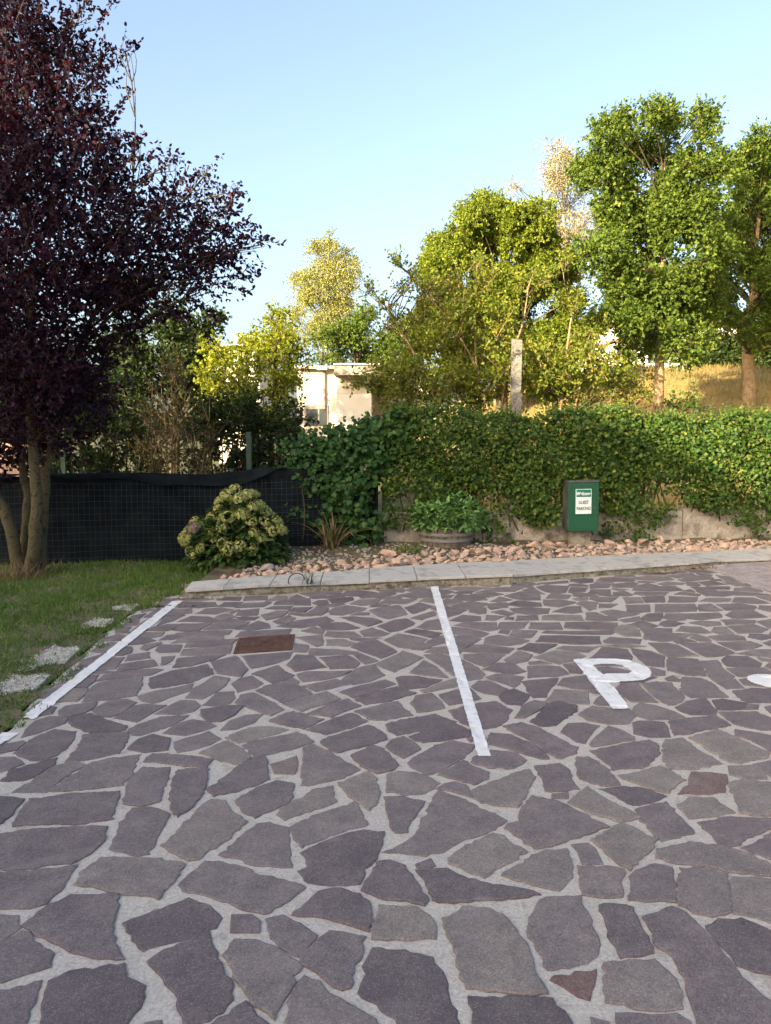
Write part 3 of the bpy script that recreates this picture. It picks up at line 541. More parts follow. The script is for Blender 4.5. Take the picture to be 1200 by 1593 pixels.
891.2,931.2 913.8,930 912.5,935 897.5,934.5
917.5,932.5 922.5,929.5 960,930 950,937.5 932.5,937
932.5,940 960,940 950,946.2 932.5,946.2
700,942.5 732.5,936.2 757.5,938.8 755,942.5 730,948.8 712.5,947
687.5,957.5 697.5,945 725,950 712.5,956.2 695,961.2
730,952.5 742.5,945.5 755,946.2 755,955 745,956.2
700,966.2 720,957.5 747.5,960 747.5,966.2 715,967.5
765,952.5 782.5,949.5 800,955 790,958.8
793.8,947.5 825,945.5 855,947.5 852.5,955 830,957.5 802.5,953.8
860,952.5 882.5,944.5 902.5,943.8 906.2,952.5 890,955
755,965 757.5,957.5 785,959.5 775,963.8 770,966.2
786.2,963.8 790,960.5 798.8,961.2 797.5,965
802.5,966.2 805,958.8 836.2,958.8 837.5,965
845,965 846.2,958 867.5,957 902.5,957.5 908.8,966.2 875,966.2
911.2,965 912.5,953.8 927.5,953 940,958.8 960,961.2 960,966.2 932.5,967.5
776.2,978.8 778.8,968.8 822.5,967.5 815,977.5 800,980
823.8,978.8 826.2,968.8 870,968.8 875,980 850,980.5
878.8,977.5 880,969.5 925,968.8 960,970 960,978.8 912.5,980
707.5,973.8 725,968 772.5,968.8 775,980 760,982.5 732.5,977.5
700,986.2 703.8,976.2 730,978.8 760,986.2 745,992.5 720,990
776.2,985 780,980.5 792.5,981.2 790,987
793.8,990 800,981.2 835,982.5 825,992.5 810,993.8
843.8,985 850,982 925,982 960,980.5 950,987.5 900,987.5
753.8,1002.5 757.5,992.5 775,988.8 822.5,997.5 810,1002.5 790,1005
835,998.8 842.5,990 875,990 932.5,991.2 935,1002.5 887.5,1002.5
701.2,1008.8 702.5,992.5 722.5,990 747.5,995 735,1002.5 722.5,1009.5 707.5,1010
968.8,930 995,929.5 1001.2,938 975,939.5
998.8,930 1032.5,928.8 1032.5,937.5 1005,938
1041.2,927.5 1085,929.5 1080,937.5 1040,937.5
976.2,952.5 975,942 1010,941.2 1011.2,952.5 990,953.8
1020,952.5 1020,941.2 1080,940.5 1082.5,951.2 1050,953
1088.8,951.2 1087.5,941.2 1105,939.5 1125,950 1112.5,952
1087.5,936.2 1100,931.2 1136.2,932 1132.5,936.2 1112.5,937.5
1067.5,962.5 1062.5,955 1117.5,953.8 1122.5,961.2 1090,965
1032.5,962.5 1036.2,955 1060,954.5 1067.5,965 1052.5,966.2
998.8,962.5 1007.5,956.2 1030,955 1026.2,966.2 1012.5,967.5 1001.2,966.2
1072.5,969.5 1090,966.2 1120,967.5 1122.5,972.5 1100,975
1026.2,972.5 1040,964.5 1065,970 1050,975 1035,975.5
975,972.5 1000,966.2 1025,973.8 1010,977.5 992.5,977
963.8,965 995,959.5 997.5,966.2 972.5,968.8
935,952.5 952.5,949.5 995,955 982.5,958.8 960,962.5
957.5,983.8 967.5,973.8 975,973.8 995,981.2 996.2,991.2 972.5,990
997.5,978.8 1020,978 1045,978.8 1045,985 1002.5,985
1052.5,982.5 1060,975 1090,976.2 1105,985 1080,986.2
1003.8,995 1005,986.2 1050,986.2 1080,987.5 1060,995 1030,998.8
940,997.5 950,992 997.5,995 995,1002.5 942.5,1001.2
1107.5,983.8 1112.5,976.2 1130,976.2 1142.5,986.2 1120,987
1132.5,975 1172.5,972.5 1195,980 1185,985 1150,986.2
1122.5,965 1150,963.8 1175,965 1172.5,971.2 1130,972.5
1130,957.5 1140,951.2 1175,951.2 1195,960 1162.5,962.5 1140,962.5
1115,941.2 1150,940 1175,943.8 1172.5,950 1130,950
1180,948.8 1182.5,942.5 1215,943.8 1215,955 1200,952.5
1177.5,967.5 1215,962.5 1215,980 1195,977.5
1145,930 1172.5,930 1197.5,938.8 1175,940 1140,937.5
1175,927.5 1200,926.2 1215,927.5 1215,937.5 1200,936.2
1085,921.2 1120,920 1140,926.2 1122.5,928.8 1100,928
1122.5,918.8 1137.5,920 1195,925 1170,927.5 1145,927
1085,906.2 1107.5,903.8 1132.5,910 1100,912
1100,913 1135,913 1135,917.5 1117.5,917.5
1022.5,908.8 1040,905 1067.5,908 1060,910.5 1035,912
983.8,918.8 987.5,912.5 1007.5,908 1022.5,911.2 1007.5,920
1010,920 1020,913 1050,912.5 1062.5,918.8 1040,920.5
986.2,925 990,921.2 1040,922 1035,927 1007.5,928
1050,925 1060,921.2 1090,925 1085,928
1075,913.8 1110,915.5 1115,918.8 1085,920
952.5,910 985,906.2 992.5,908.8 982.5,915 955,915.5
1055,902.5 1080,895 1107.5,897.5 1110,901.2 1085,903.8 1062.5,905.5
972.5,900 1005,896.2 1040,897.5 1050,902.5 1020,905 985,902.5
1035,896.2 1075,891.2 1082.5,895 1055,900
1112.5,893.8 1135,897.5 1155,908 1132.5,906.2"""
# ------------------------------------------------------------------ ground heights
def fence_y(x):                                        # line of the fence and hedge behind the kerb
    return 10.25 + 0.10 * x + 0.0 * x * x
def smooth(a, b, x):
    t = np.clip((x - a) / (b - a), 0, 1); return t * t * (3 - 2 * t)
def terrain_h(x, y):
    x = np.asarray(x, float); y = np.asarray(y, float)
    d = y - (10.25 + 0.10 * x)
    h = -0.06 + 0.0 * x
    h = h + smooth(-1.2, 0.6, d) * (0.10 + 0.20 * smooth(-1.5, 1.5, x))
    bank = smooth(2.0, 13.5, d) * smooth(-2.0, 7.5, x) * 3.5 + smooth(14, 40, d) * smooth(-4, 14, x) * 1.3
    return h + bank + smooth(20, 120, d) * 1.0 + 0.05 * np.sin(x * 1.7 + y * 0.6) * smooth(1.0, 4.0, d)
def hz(x, y): return float(terrain_h(x, y))

def terrain_material():
    m, nt, p, out = new_mat('terrain_cover'); v = wpos(nt); sx = nt.nodes.new('ShaderNodeSeparateXYZ'); nt.links.new(v, sx.inputs[0])
    n1 = noise(nt, .7, 5, .62, v); n2 = noise(nt, 14.0, 4, .7, v)
    dry = ramp(nt, [(.35, (.26, .18, .06)), (.5, (.36, .25, .085)), (.65, (.24, .22, .07))], n1.outputs[0]).outputs[0]
    grn = ramp(nt, [(.35, (.05, .055, .02)), (.65, (.10, .09, .035))], n1.outputs[0]).outputs[0]
    ad = nt.nodes.new('ShaderNodeMath'); ad.operation = 'MULTIPLY_ADD'; ad.inputs[1].default_value = .12; ad.inputs[2].default_value = .25; nt.links.new(sx.outputs[0], ad.inputs[0])
    c = mixc(nt, grn, dry, ramp(nt, [(.3, (0, 0, 0)), (.5, (1, 1, 1))], ad.outputs[0]).outputs[0])
    c = mixc(nt, c, ramp(nt, [(.3, (.5, .5, .5)), (.7, (1.4, 1.4, 1.4))], n2.outputs[0]).outputs[0], .5, 'MULTIPLY')
    nt.links.new(c, p.inputs['Base Color']); p.inputs['Roughness'].default_value = .95; bump(nt, p, n2.outputs[0], .8, .05); return m
M['dry'] = terrain_material()
xs = np.unique(np.concatenate([np.linspace(-400, -40, 14), np.linspace(-40, -8, 17), np.linspace(-8, 16, 81), np.linspace(16, 44, 20), np.linspace(44, 400, 14)]))
ys = np.unique(np.concatenate([np.linspace(-300, -30, 12), np.linspace(-30, 7, 20), np.linspace(7, 36, 97), np.linspace(36, 80, 20), np.linspace(80, 500, 14)]))
gx, gy = np.meshgrid(xs, ys)
V = np.stack([gx, gy, terrain_h(gx, gy)], -1).reshape(-1, 3); nx = len(xs); ny = len(ys)
ii, jj = np.meshgrid(np.arange(nx - 1), np.arange(ny - 1)); a0 = (jj * nx + ii).ravel()
terrain = bulk('terrain', V, np.stack([a0, a0 + 1, a0 + nx + 1, a0 + nx], 1), 4, M['dry'], None, None, True)
tag(terrain, 'sunlit dry grassy ground rising to a bank behind the hedge', kind='structure')

# ------------------------------------------------------------------ crazy paving
LAWN_EDGE = [gp(u, v) for u, v in ((-420, 1330), (-160, 1215), (-30, 1165), (18, 1135), (45, 1098), (85, 1060), (128, 1020), (165, 985), (205, 955), (252, 932), (286, 921))]
KERB_BOT = [(286, 929), (400, 926), (520, 919), (607, 916), (682, 912), (792, 909.5), (860, 902), (922, 897), (972, 894), (1085, 885), (1112, 881), (1200, 875), (1320, 868), (1480, 858)]
kb = [gp(u, v) for u, v in KERB_BOT]
pave_pts = [p.xy for p in LAWN_EDGE] + [Vector((p.x, p.y + 0.10)) for p in kb] + [Vector((14, 9)), Vector((14, -7)), Vector((-9, -7)), Vector((-9, 2.2))]
mb = MB(); mb.poly([(p.x, p.y, 0.0) for p in reversed(pave_pts)])
paving = mb.build('paving', M['mortar'])
me = paving.data
if me.polygons[0].normal.z < 0: me.flip_normals()
tag(paving, 'crazy paving of purple grey stone slabs in pale mortar', kind='structure')

def inpoly(P, X, Y):
    r = np.zeros(np.shape(X), bool); n = len(P); j = n - 1
    for i in range(n):
        xi, yi = P[i][0], P[i][1]; xj, yj = P[j][0], P[j][1]
        r ^= ((yi > Y) != (yj > Y)) & (X < (xj - xi) * (Y - yi) / ((yj - yi) or 1e-9) + xi); j = i
    return r
def sarea(p): return 0.5 * sum(p[i][0] * p[(i+1) % len(p)][1] - p[(i+1) % len(p)][0] * p[i][1] for i in range(len(p)))
def offset(p, d):                                       # grow (d > 0) a counter-clockwise outline
    out = []; n = len(p)
    for i in range(n):
        a, b, c = Vector(p[i-1]), Vector(p[i]), Vector(p[(i+1) % n])
        e1 = (b - a).normalized(); e2 = (c - b).normalized()
        n1 = Vector((e1.y, -e1.x)); n2 = Vector((e2.y, -e2.x)); m = n1 + n2
        k = max(0.45, 1 + n1.dot(n2)); out.append(b + m * (d / k))
    return out

GR = 0.01; GX0, GY0, GX1, GY1 = -5.0, 1.2, 8.0, 10.6    # occupancy raster of the paving, 1 cm cells
GW, GH = int((GX1 - GX0) / GR), int((GY1 - GY0) / GR)
occ = np.zeros((GH, GW), bool); htop = np.zeros((GH, GW), np.float32)
def cells(p, pad=0.0):
    x0 = max(0, int((min(q[0] for q in p) - GX0) / GR) - 3); x1 = min(GW, int((max(q[0] for q in p) - GX0) / GR) + 4)
    y0 = max(0, int((min(q[1] for q in p) - GY0) / GR) - 3); y1 = min(GH, int((max(q[1] for q in p) - GY0) / GR) + 4)
    if x1 <= x0 or y1 <= y0: return None
    X, Y = np.meshgrid(GX0 + (np.arange(x0, x1) + .5) * GR, GY0 + (np.arange(y0, y1) + .5) * GR)
    return np.s_[y0:y1, x0:x1], inpoly(p, X, Y)

MANHOLE = [gp(u, v).xy for u, v in ((363, 1018), (455, 1012), (459, 988), (371, 994))]
LANE = [gp(u, v).xy for u, v in ((1104, 886), (1150, 902), (1205, 925), (1400, 990), (1900, 1100))] + [Vector((14, 9.0)), Vector((14, 11.0))] + [p.xy + Vector((0, 0.08)) for p in reversed(kb[10:])]
lane_z = 0.006
mb = MB(); mb.poly([(p.x, p.y, lane_z) for p in LANE]); lane = mb.build('lane', M['lane'])
if lane.data.polygons[0].normal.z < 0: lane.data.flip_normals()
tag(lane, 'pale worn paved lane beyond the crazy paving', kind='structure')

rs = random.Random(5)
# its setts: straight courses of small worn blocks
d0 = (LANE[2] - LANE[0]).normalized(); n0_ = Vector((-d0.y, d0.x)); sv, sf, stn = [], [], []
for ri in range(-2, 40):
    sx_ = rs.uniform(0, .2); a_ = -1.0
    while a_ < 7:
        ln = rs.uniform(.16, .24); q = LANE[0] + d0 * (a_ + sx_ + ln / 2) + n0_ * (ri * .125 + .06); a_ += ln + .012
        if q.x > 10 or not inpoly(LANE, np.array([q.x]), np.array([q.y]))[0]: continue
        k = len(sv); e, g = d0 * (ln / 2), n0_ * .056; z = .004 + rs.random() * .004
        for zz_, sh in ((0.0, 1.0), (z + .004, 1.0), (z + .006, .94)):
            for s1, s2 in ((-1, -1), (1, -1), (1, 1), (-1, 1)): c_ = q + e * s1 * sh + g * s2 * sh; sv.append((c_.x, c_.y, zz_ + lane_z - .002))
        for lev in (0, 4):
            for j in range(4): sf.append((k + lev + j, k + lev + (j + 1) % 4, k + lev + 4 + (j + 1) % 4, k + lev + 4 + j))
        sf.append((k + 8, k + 9, k + 10, k + 11)); stn += [rs.uniform(.5, .95)] * 12
o = mesh_obj('sett_courses', sv, sf, M['lane'], lane); at_ = o.data.attributes.new('tone', 'FLOAT', 'POINT'); at_.data.foreach_set('value', [min(.9, t) for t in stn]); tag(o, kind='stuff')

stones = []
for line in STONES.split('\n'):
    P = [tuple(map(float, q.split(','))) for q in line.split()]
    w = [gp(u, v).xy for u, v in P]
    if sarea(w) < 0: w = w[::-1]
    w = offset(w, float(np.interp(sum(q.y for q in w) / len(w), (2.8, 5.5), (.0045, .008))))
    cx = sum(q[0] for q in P) / len(P); cy = sum(q[1] for q in P) / len(P)
    stones.append([w, abs(sarea(P)), (cx, cy), None])
    c = cells(w)
    if c: occ[c[0]] |= c[1]
for Pp in (MANHOLE,):
    c = cells(offset(Pp, 0.02)); occ[c[0]] |= c[1]
c = cells(LANE); occ[c[0]] |= c[1]
# small slabs in the gaps that are left between the others
lawnx = np.interp(GY0 + (np.arange(GH) + .5) * GR, [p.y for p in LAWN_EDGE], [p.x for p in LAWN_EDGE])
kerby = np.interp(GX0 + (np.arange(GW) + .5) * GR, [p.x for p in kb], [p.y for p in kb])
Xg = GX0 + (np.arange(GW) + .5) * GR; Yg = GY0 + (np.arange(GH) + .5) * GR
valid = (Xg[None, :] > lawnx[:, None] + 0.02) & (Yg[:, None] < kerby[None, :] - 0.02)
free = valid & ~occ
rs = random.Random(5)
inview = []
ypx, xpx = np.nonzero(free)
idx = RNG.permutation(len(ypx))[:26000]
for rmin in (0.10, 0.065, 0.045):
    for k in idx:
        cxw, cyw = Xg[xpx[k]], Yg[ypx[k]]
        if occ[ypx[k], xpx[k]]: continue
        nr = rs.choice((6, 7, 8)); ph = rs.random() * 6.28; asp = rs.uniform(1.0, 1.8)
        outl = []; ok = True; small = 9
        for j in range(nr):
            t = ph + 2 * math.pi * (j + rs.uniform(-.2, .2)) / nr; ct, st = math.cos(t) * asp, math.sin(t)
            r = 0.0; lim = rs.uniform(.13, .22)
            while r < lim:
                r += 0.012
                ix = int((cxw + ct * r - GX0) / GR); iy = int((cyw + st * r - GY0) / GR)
                if not (0 <= ix < GW and 0 <= iy < GH) or occ[iy, ix] or not valid[iy, ix]: break
            r -= 0.026; small = min(small, r)
            if r < rmin * 0.6: ok = False; break
            outl.append(Vector((cxw + ct * r, cyw + st * r)))
        if not ok: continue
        ar = sarea(outl)
        if ar < rmin * rmin * 2.2: continue
        c = cells(outl)
        if c is None or (occ[c[0]] & c[1]).sum() > 2: continue
        occ[c[0]] |= c[1]
        pc = np.array([(q.x, q.y) for q in outl]).mean(0)
        yy = pc[1]; d = yy * math.cos(PITCH) + CAMH * math.sin(PITCH)
        stones.append([outl, ar * F * F * CAMH / d ** 3, (CX + pc[0] / d * F, 900), None])
# slabs beyond the frame: cells of random seeds
seeds = []
for _ in range(9000):
    p = Vector((rs.uniform(-8.8, 13), rs.uniform(-6.5, 10.5)))
    if all((p - q).length > 0.27 for q in seeds): seeds.append(p)
for s_ in seeds:
    r = ray(0, 0)
    d = s_.y * math.cos(PITCH) + CAMH * math.sin(PITCH)
    if d > 0.3:
        u = CX + s_.x / d * F; v = CY - F * (s_.y * math.sin(PITCH) - CAMH * math.cos(PITCH)) / d
        if -40 < u < 1240 and v < 1660: continue
    if s_.y > np.interp(s_.x, [p.x for p in kb], [p.y for p in kb]) - 0.15: continue
    if s_.x < np.interp(s_.y, [p.y for p in LAWN_EDGE], [p.x for p in LAWN_EDGE]) + 0.15: continue
    if inpoly(LANE, np.array([s_.x]), np.array([s_.y]))[0]: continue
    poly = [s_ + Vector((math.cos(t), math.sin(t))) * 0.5 for t in (0, .785, 1.571, 2.356, 3.142, 3.927, 4.712, 5.498)]
    for q in seeds:
        dq = q - s_
        if 0 < dq.length < 1.0:
            n_ = dq.normalized(); lim = dq.length / 2 - 0.016; out = []
            for i in range(len(poly)):
                a, b = poly[i], poly[(i+1) % len(poly)]; da = (a - s_).dot(n_) - lim; db = (b - s_).dot(n_) - lim
                if da <= 0: out.append(a)
                if (da < 0) != (db < 0): out.append(a + (b - a) * (da / (da - db)))
            poly = out
            if len(poly) < 3: break
    if len(poly) < 3: continue
    c = cells(poly)
    if c is not None and (occ[c[0]] & c[1]).sum() > 60: continue
    stones.append([poly, 0.0, (-1, -1), None])

TONES = {(870, 1112): 0.0, (893, 1531): 1.0, (1092, 1220): 0.98, (630, 1440): .88, (770, 1480): .8, (1003, 1535): .74, (317, 1290): .78, (485, 1240): .8, (555, 1232): .85, (750, 1330): .84,
         (620, 1340): .72, (975, 1310): .8, (1010, 1215): .85, (945, 1255): .84, (1095, 1258): .85, (840, 1345): .75, (440, 1193): .92, (625, 1265): .3, (200, 1360): .72, (1155, 1240): .84, (1100, 1165): .86,
         (620, 1560): .08, (420, 1325): .6, (760, 1165): .5, (450, 1520): .7, (1035, 1180): .8, (470, 1560): .68, (575, 1395): .1, (960, 1400): .15, (250, 1430): .12, (300, 1520): .14, (610, 1210): .7}
def stone_mesh(w, area_px, tone, z, near):
    # resample the outline with chipped, wavering edges
    step = 0.022 if near else 0.06; amp = 0.0042 if near else 0.003
    pts = []; n = len(w)
    for i in range(n):
        a, b = w[i], w[(i+1) % n]; L = (b - a).length; k = max(1, min(9, int(L / step)))
        nn = Vector(((b - a).y, -(b - a).x)); nn = nn / max(L, 1e-6); bow = rs.uniform(-.010, .010) * min(1, L / .2)
        for j in range(k):
            t = j / k
            pts.append(a + (b - a) * t + nn * (bow * math.sin(math.pi * t) + rs.gauss(0, amp) * (1.0 if j else 0.4)))
    inner = offset(pts, -0.006)
    c = sum(pts, Vector((0, 0))) / len(pts); m = len(pts)
    tx, ty = rs.gauss(0, .006), rs.gauss(0, .006)
    def zz(p, zt): return max(0.0015, zt + (p.x - c.x) * tx + (p.y - c.y) * ty)
    v = [(p.x, p.y, -0.02) for p in pts] + [(p.x, p.y, zz(p, z) - 0.0025) for p in pts] + [(p.x, p.y, zz(p, z)) for p in inner]
    f = [tuple(range(2 * m, 3 * m))]
    for i in range(m):
        j = (i + 1) % m; f.append((i, j, m + j, m + i)); f.append((m + i, m + j, 2*m + j, 2*m + i))
    return v, f, c, zz(c, z)
order = sorted(range(len(stones)), key=lambda i: -stones[i][1])
restV, restF, restT = [], [], []
for rank, i in enumerate(order):
    w, ar, pc, _ = stones[i]
    tone = min(0.86, max(0.05, rs.gauss(.42, .18)))
    if rs.random() < 0.012 and ar == 0: tone = 0.95
    if ar > 0:
        for (tu, tv), tt in TONES.items():
            q = gp(tu, tv)
            if inpoly(w, np.array([q.x]), np.array([q.y]))[0]: tone = tt
    z = rs.uniform(.004, .0095); near = ar > 1200
    v, f, c, _z = stone_mesh(w, ar, tone, z, near)
    cc = cells(w)
    if cc is not None: htop[cc[0]] = np.where(cc[1], np.maximum(htop[cc[0]], z + 0.002), htop[cc[0]])
    if rank < 299 and ar > 0:
        c3 = Vector((c.x, c.y, 0))
        o = mesh_obj('stone', [Vector(q) - c3 for q in v], f, M['stone'], paving); o.location = c3
        at_ = o.data.attributes.new('tone', 'FLOAT', 'POINT'); at_.data.foreach_set('value', [tone] * len(v))
    else:
        n0 = len(restV); restV += v; restF += [tuple(n0 + q for q in g) for g in f]; restT += [tone] * len(v)
o = mesh_obj('stone_remainder', restV, restF, M['stone'], paving)
at_ = o.data.attributes.new('tone', 'FLOAT', 'POINT'); at_.data.foreach_set('value', restT)
tag(o, kind='stuff')
def top_at(x, y):
    ix = int((x - GX0) / GR); iy = int((y - GY0) / GR)
    return float(htop[iy, ix]) if 0 <= ix < GW and 0 <= iy < GH else 0.0

# ------------------------------------------------------------------ painted markings, draped over the slabs
def paint_material():
    m, nt, p, out = new_mat('white_road_paint'); v = wpos(nt)
    n1 = noise(nt, 16.0, 6, 0.75, v)
    c = ramp(nt, [(0.29, (.30, .27, .26)), (0.37, (.58, .56, .54)), (0.46, (.68, .67, .65)), (0.7, (.76, .75, .73))], n1.outputs[0]).outputs[0]
    nt.links.new(c, p.inputs['Base Color']); p.inputs['Roughness'].default_value = 0.55
    bump(nt, p, noise(nt, 130.0, 3, 0.7, v).outputs[0], 0.3, 0.003)
    return m
M['paint'] = paint_material()
def draped(name, test, lo, hi, step, parent=None, lift=0.003):
    nxx = int((hi[0] - lo[0]) / step) + 1; nyy = int((hi[1] - lo[1]) / step) + 1
    X, Y = np.meshgrid(lo[0] + np.arange(nxx + 1) * step, lo[1] + np.arange(nyy + 1) * step)
    keep = test(X[:-1, :-1] + step / 2, Y[:-1, :-1] + step / 2)
    ids = {}; vs = []; fs = []
    def vid(i, j):
        if (i, j) not in ids:
            x, y = X[j, i], Y[j, i]
            z = max(top_at(x + a, y + b) for a in (-.01, 0, .01) for b in (-.01, 0, .01))
            ids[(i, j)] = len(vs); vs.append((x, y, max(z, .002) + lift))
        return ids[(i, j)]
    for j, i in zip(*np.nonzero(keep)): fs.append((vid(i, j), vid(i+1, j), vid(i+1, j+1), vid(i, j+1)))
    return mesh_obj(name, vs, fs, M['paint'], parent, True)
def strip(name, p0, p1, w0, w1, label):
    """a painted bar from p0 to p1 as a grid aligned with its own direction"""
    a, b = Vector(p0), Vector(p1); d = (b - a); L = d.length; d.normalize(); nn = Vector((-d.y, d.x))
    nl = int(L / 0.02); nw = 6; vs = []; fs = []
    for i in range(nl + 1):
        t = i / nl; w = w0 + (w1 - w0) * t
        wl = w + rs.gauss(0, .0018); wr = w + rs.gauss(0, .0018)
        for j in range(nw + 1):
            s = -wl + (wl + wr) * j / nw
            q = a + d * (L * t) + nn * s
            z = max(top_at(q.x + e, q.y + g) for e in (-.012, 0, .012) for g in (-.012, 0, .012))
            vs.append((q.x, q.y, max(z, .002) + .003))
    for i in range(nl):
        for j in range(nw): k = i * (nw + 1) + j; fs.append((k + 1, k, k + nw + 1, k + nw + 2))
    o = mesh_obj(name, vs, fs, M['paint'], None, True)
    return tag(o, label, 'road marking')
def mid(u0, u1, v): return gp((u0 + u1) / 2, v).xy
def halfw(u0, u1, v): return (gp(u1, v) - gp(u0, v)).length / 2
strip('parking_line', mid(745, 763, 1179.5), mid(670, 681, 913.5), halfw(744, 764, 1179), halfw(670, 682, 914), 'white painted line running down the middle between the two parking bays')
strip('parking_line', gp(44, 1120).xy, gp(276, 936.5).xy, 0.042, 0.05, 'long white painted line along the edge of the lawn')
strip('parking_line', gp(-60, 1192).xy, gp(16, 1141).xy, 0.05, 0.05, 'short end of white painted line cut off by the picture edge beside the lawn')
# the letter P, traced on the ground
LP_out = [gp(u, v).xy for u, v in ((892, 1029), (905, 1027), (935, 1026.5), (960, 1027), (980, 1029), (996, 1034), (1008, 1041), (1014, 1048), (1012, 1055), (1002, 1060), (985, 1062), (965, 1062.5), (948, 1063.5), (960, 1078), (981, 1105), (953, 1106), (940, 1090), (922, 1068), (908, 1048))]
LP_in = [gp(u, v).xy for u, v in ((923, 1036.5), (936, 1035), (955, 1035), (968, 1037), (978, 1041), (983, 1046), (978, 1049.5), (960, 1050), (938, 1050.5), (931, 1045))]
lo = (min(q.x for q in LP_out) - .02, min(q.y for q in LP_out) - .02); hi_ = (max(q.x for q in LP_out) + .02, max(q.y for q in LP_out) + .02)
o = draped('letter_marking', lambda X, Y: inpoly(LP_out, X, Y) & ~inpoly(LP_in, X, Y), lo, hi_, 0.008)
tag(o, 'big white letter P painted on the stone paving', 'road marking')
c0 = gp(1202, 1062).xy; rx_ = (gp(1202, 1062) - gp(1166, 1062)).length; ry_ = rx_
o = draped('round_marking', lambda X, Y: ((X - c0.x) / rx_) ** 2 + ((Y - c0.y) / .145) ** 2 < 1, (c0.x - .2, c0.y - .2), (c0.x + .2, c0.y + .2), 0.008)
tag(o, 'white round painted spot cut by the picture edge, right of the letter', 'road marking')

# ------------------------------------------------------------------ rusty manhole cover
m_, nt, p, out = new_mat('rusty_plate'); v = wpos(nt)
n1 = noise(nt, 14.0, 6, .7, v); n2 = noise(nt, 120, 3, .7, v)
nt.links.new(mixc(nt, ramp(nt, [(.3, (.060, .030, .022)), (.5, (.105, .050, .034)), (.7, (.15, .085, .06))], n1.outputs[0]).outputs[0], ramp(nt, [(.3, (.6,.6,.6)), (.7, (1.3,1.3,1.3))], n2.outputs[0]).outputs[0], .6, 'MULTIPLY'), p.inputs['Base Color'])
p.inputs['Roughness'].default_value = .8; bump(nt, p, n2.outputs[0], .6, .004); M['rust'] = m_
mh = empty('manhole_cover', (*((MANHOLE[0] + MANHOLE[2]) / 2), 0)); tag(mh, 'rusty brown rectangular metal cover set in the stone paving', 'manhole cover')
ctr = Vector((*((MANHOLE[0] + MANHOLE[2]) / 2), 0))
def local(P, d): return [(q.x - ctr.x, q.y - ctr.y) for q in offset(P, d)]
fo, fi = local(MANHOLE, 0.0), local(MANHOLE, -0.022)
mb = MB()
for i in range(4):
    j = (i + 1) % 4; mb.prism([fo[i], fo[j], fi[j], fi[i]], -.02, .0095)
mb.build('frame', M['rust'], mh)
mb = MB(); mb.prism(local(MANHOLE, -.026), -.02, .008); pl_ = mb.build('plate', M['rust'], mh)
e1 = Vector(fi[1]) - Vector(fi[0]); e2 = Vector(fi[3]) - Vector(fi[0])
mb = MB()
for i in range(1, 12):
    for j in range(1, 9):
        q = Vector(fi[0]) + e1 * (i / 12) + e2 * (j / 9); a = e1.normalized() * .011; b = e2.normalized() * .008
        mb.prism([q - a - b, q + a - b, q + a + b, q - a + b], .0075, .0112)
tag(mb.build('raised_pattern', M['rust'], pl_), kind='stuff')
mb = MB(); q = Vector(fi[0]) + e1 * .5 + e2 * .55; mb.tube([(q.x, q.y, .006), (q.x, q.y, .0135)], .022, 10); mb.build('lifting_hole_plug', M['twig'], pl_)

# ------------------------------------------------------------------ kerb
KT = [(286, 916.5), (400, 909.5), (520, 904.5), (607, 901), (682, 897), (792, 893.5), (860, 888.5), (922, 884.5), (972, 881), (1085, 873.5), (1112, 870.5), (1200, 868), (1320, 861), (1480, 851)]
KB = [(286, 906), (400, 896.5), (520, 888.5), (607, 882), (682, 877.5), (792, 872.5), (860, 868), (922, 865), (972, 862.5), (1085, 858), (1112, 857), (1200, 853), (1320, 847), (1480, 839)]
def solve_top(b, v):                                    # height above the base point that shows at row v
    d = b.y * math.cos(PITCH) + CAMH * math.sin(PITCH)
    r = ray(600, v); return CAMH + r.z * (b.y / r.y)
kx = np.array([p.x for p in kb]); ky = np.array([p.y for p in kb])
kh = np.array([solve_top(b, v) for b, (u, v) in zip(kb, KT)])
kbk = [gp(u, v, 0.13) for u, v in KB]; kbx = np.array([p.x for p in kbk]); kby = np.array([p.y for p in kbk])
def kfront(x): return float(np.interp(x, kx, ky))
def kheight(x): return float(np.interp(x, kx, kh))
def kback(x): return float(np.interp(x, kbx, kby))
kerb = empty('kerb', (0, kfront(0), 0)); tag(kerb, 'low kerb of grey slabs on a stained concrete footing', kind='structure')
k0 = Vector((0, kfront(0), 0))
vs = []; fs = []; N = 150; x0, x1 = kx[0] - .02, kx[-1]
for i in range(N + 1):
    x = x0 + (x1 - x0) * i / N; y = kfront(x); h = kheight(x) - .028; e = rs.gauss(0, .006)
    prof = [(y - .012 + rs.gauss(0, .006), -.03), (y - .004 + e, h * .35), (y + .004 + rs.gauss(0, .005), h * .75), (y + .012 + rs.gauss(0, .004), h + rs.gauss(0, .003)), (y + .10, h + .003), (kback(x) + .02, .105), (kback(x) + .02, -.05)]
    vs += [Vector((x, a, b)) - k0 for a, b in prof]
m = 7
for i in range(N):
    for j in range(m - 1): fs.append((i*m + j, (i+1)*m + j, (i+1)*m + j + 1, i*m + j + 1))
fs.append(tuple(range(m)))
mesh_obj('footing', vs, fs, M['kerbface'], kerb, False)
JOINTS = [289, 352, 424, 500, 575, 648, 722, 795, 866, 935, 1003, 1068, 1126, 1185, 1245, 1310, 1380, 1450]
jf = [gp(u, np.interp(u, [a for a, _ in KT], [b for _, b in KT]), .08).x for u in JOINTS]
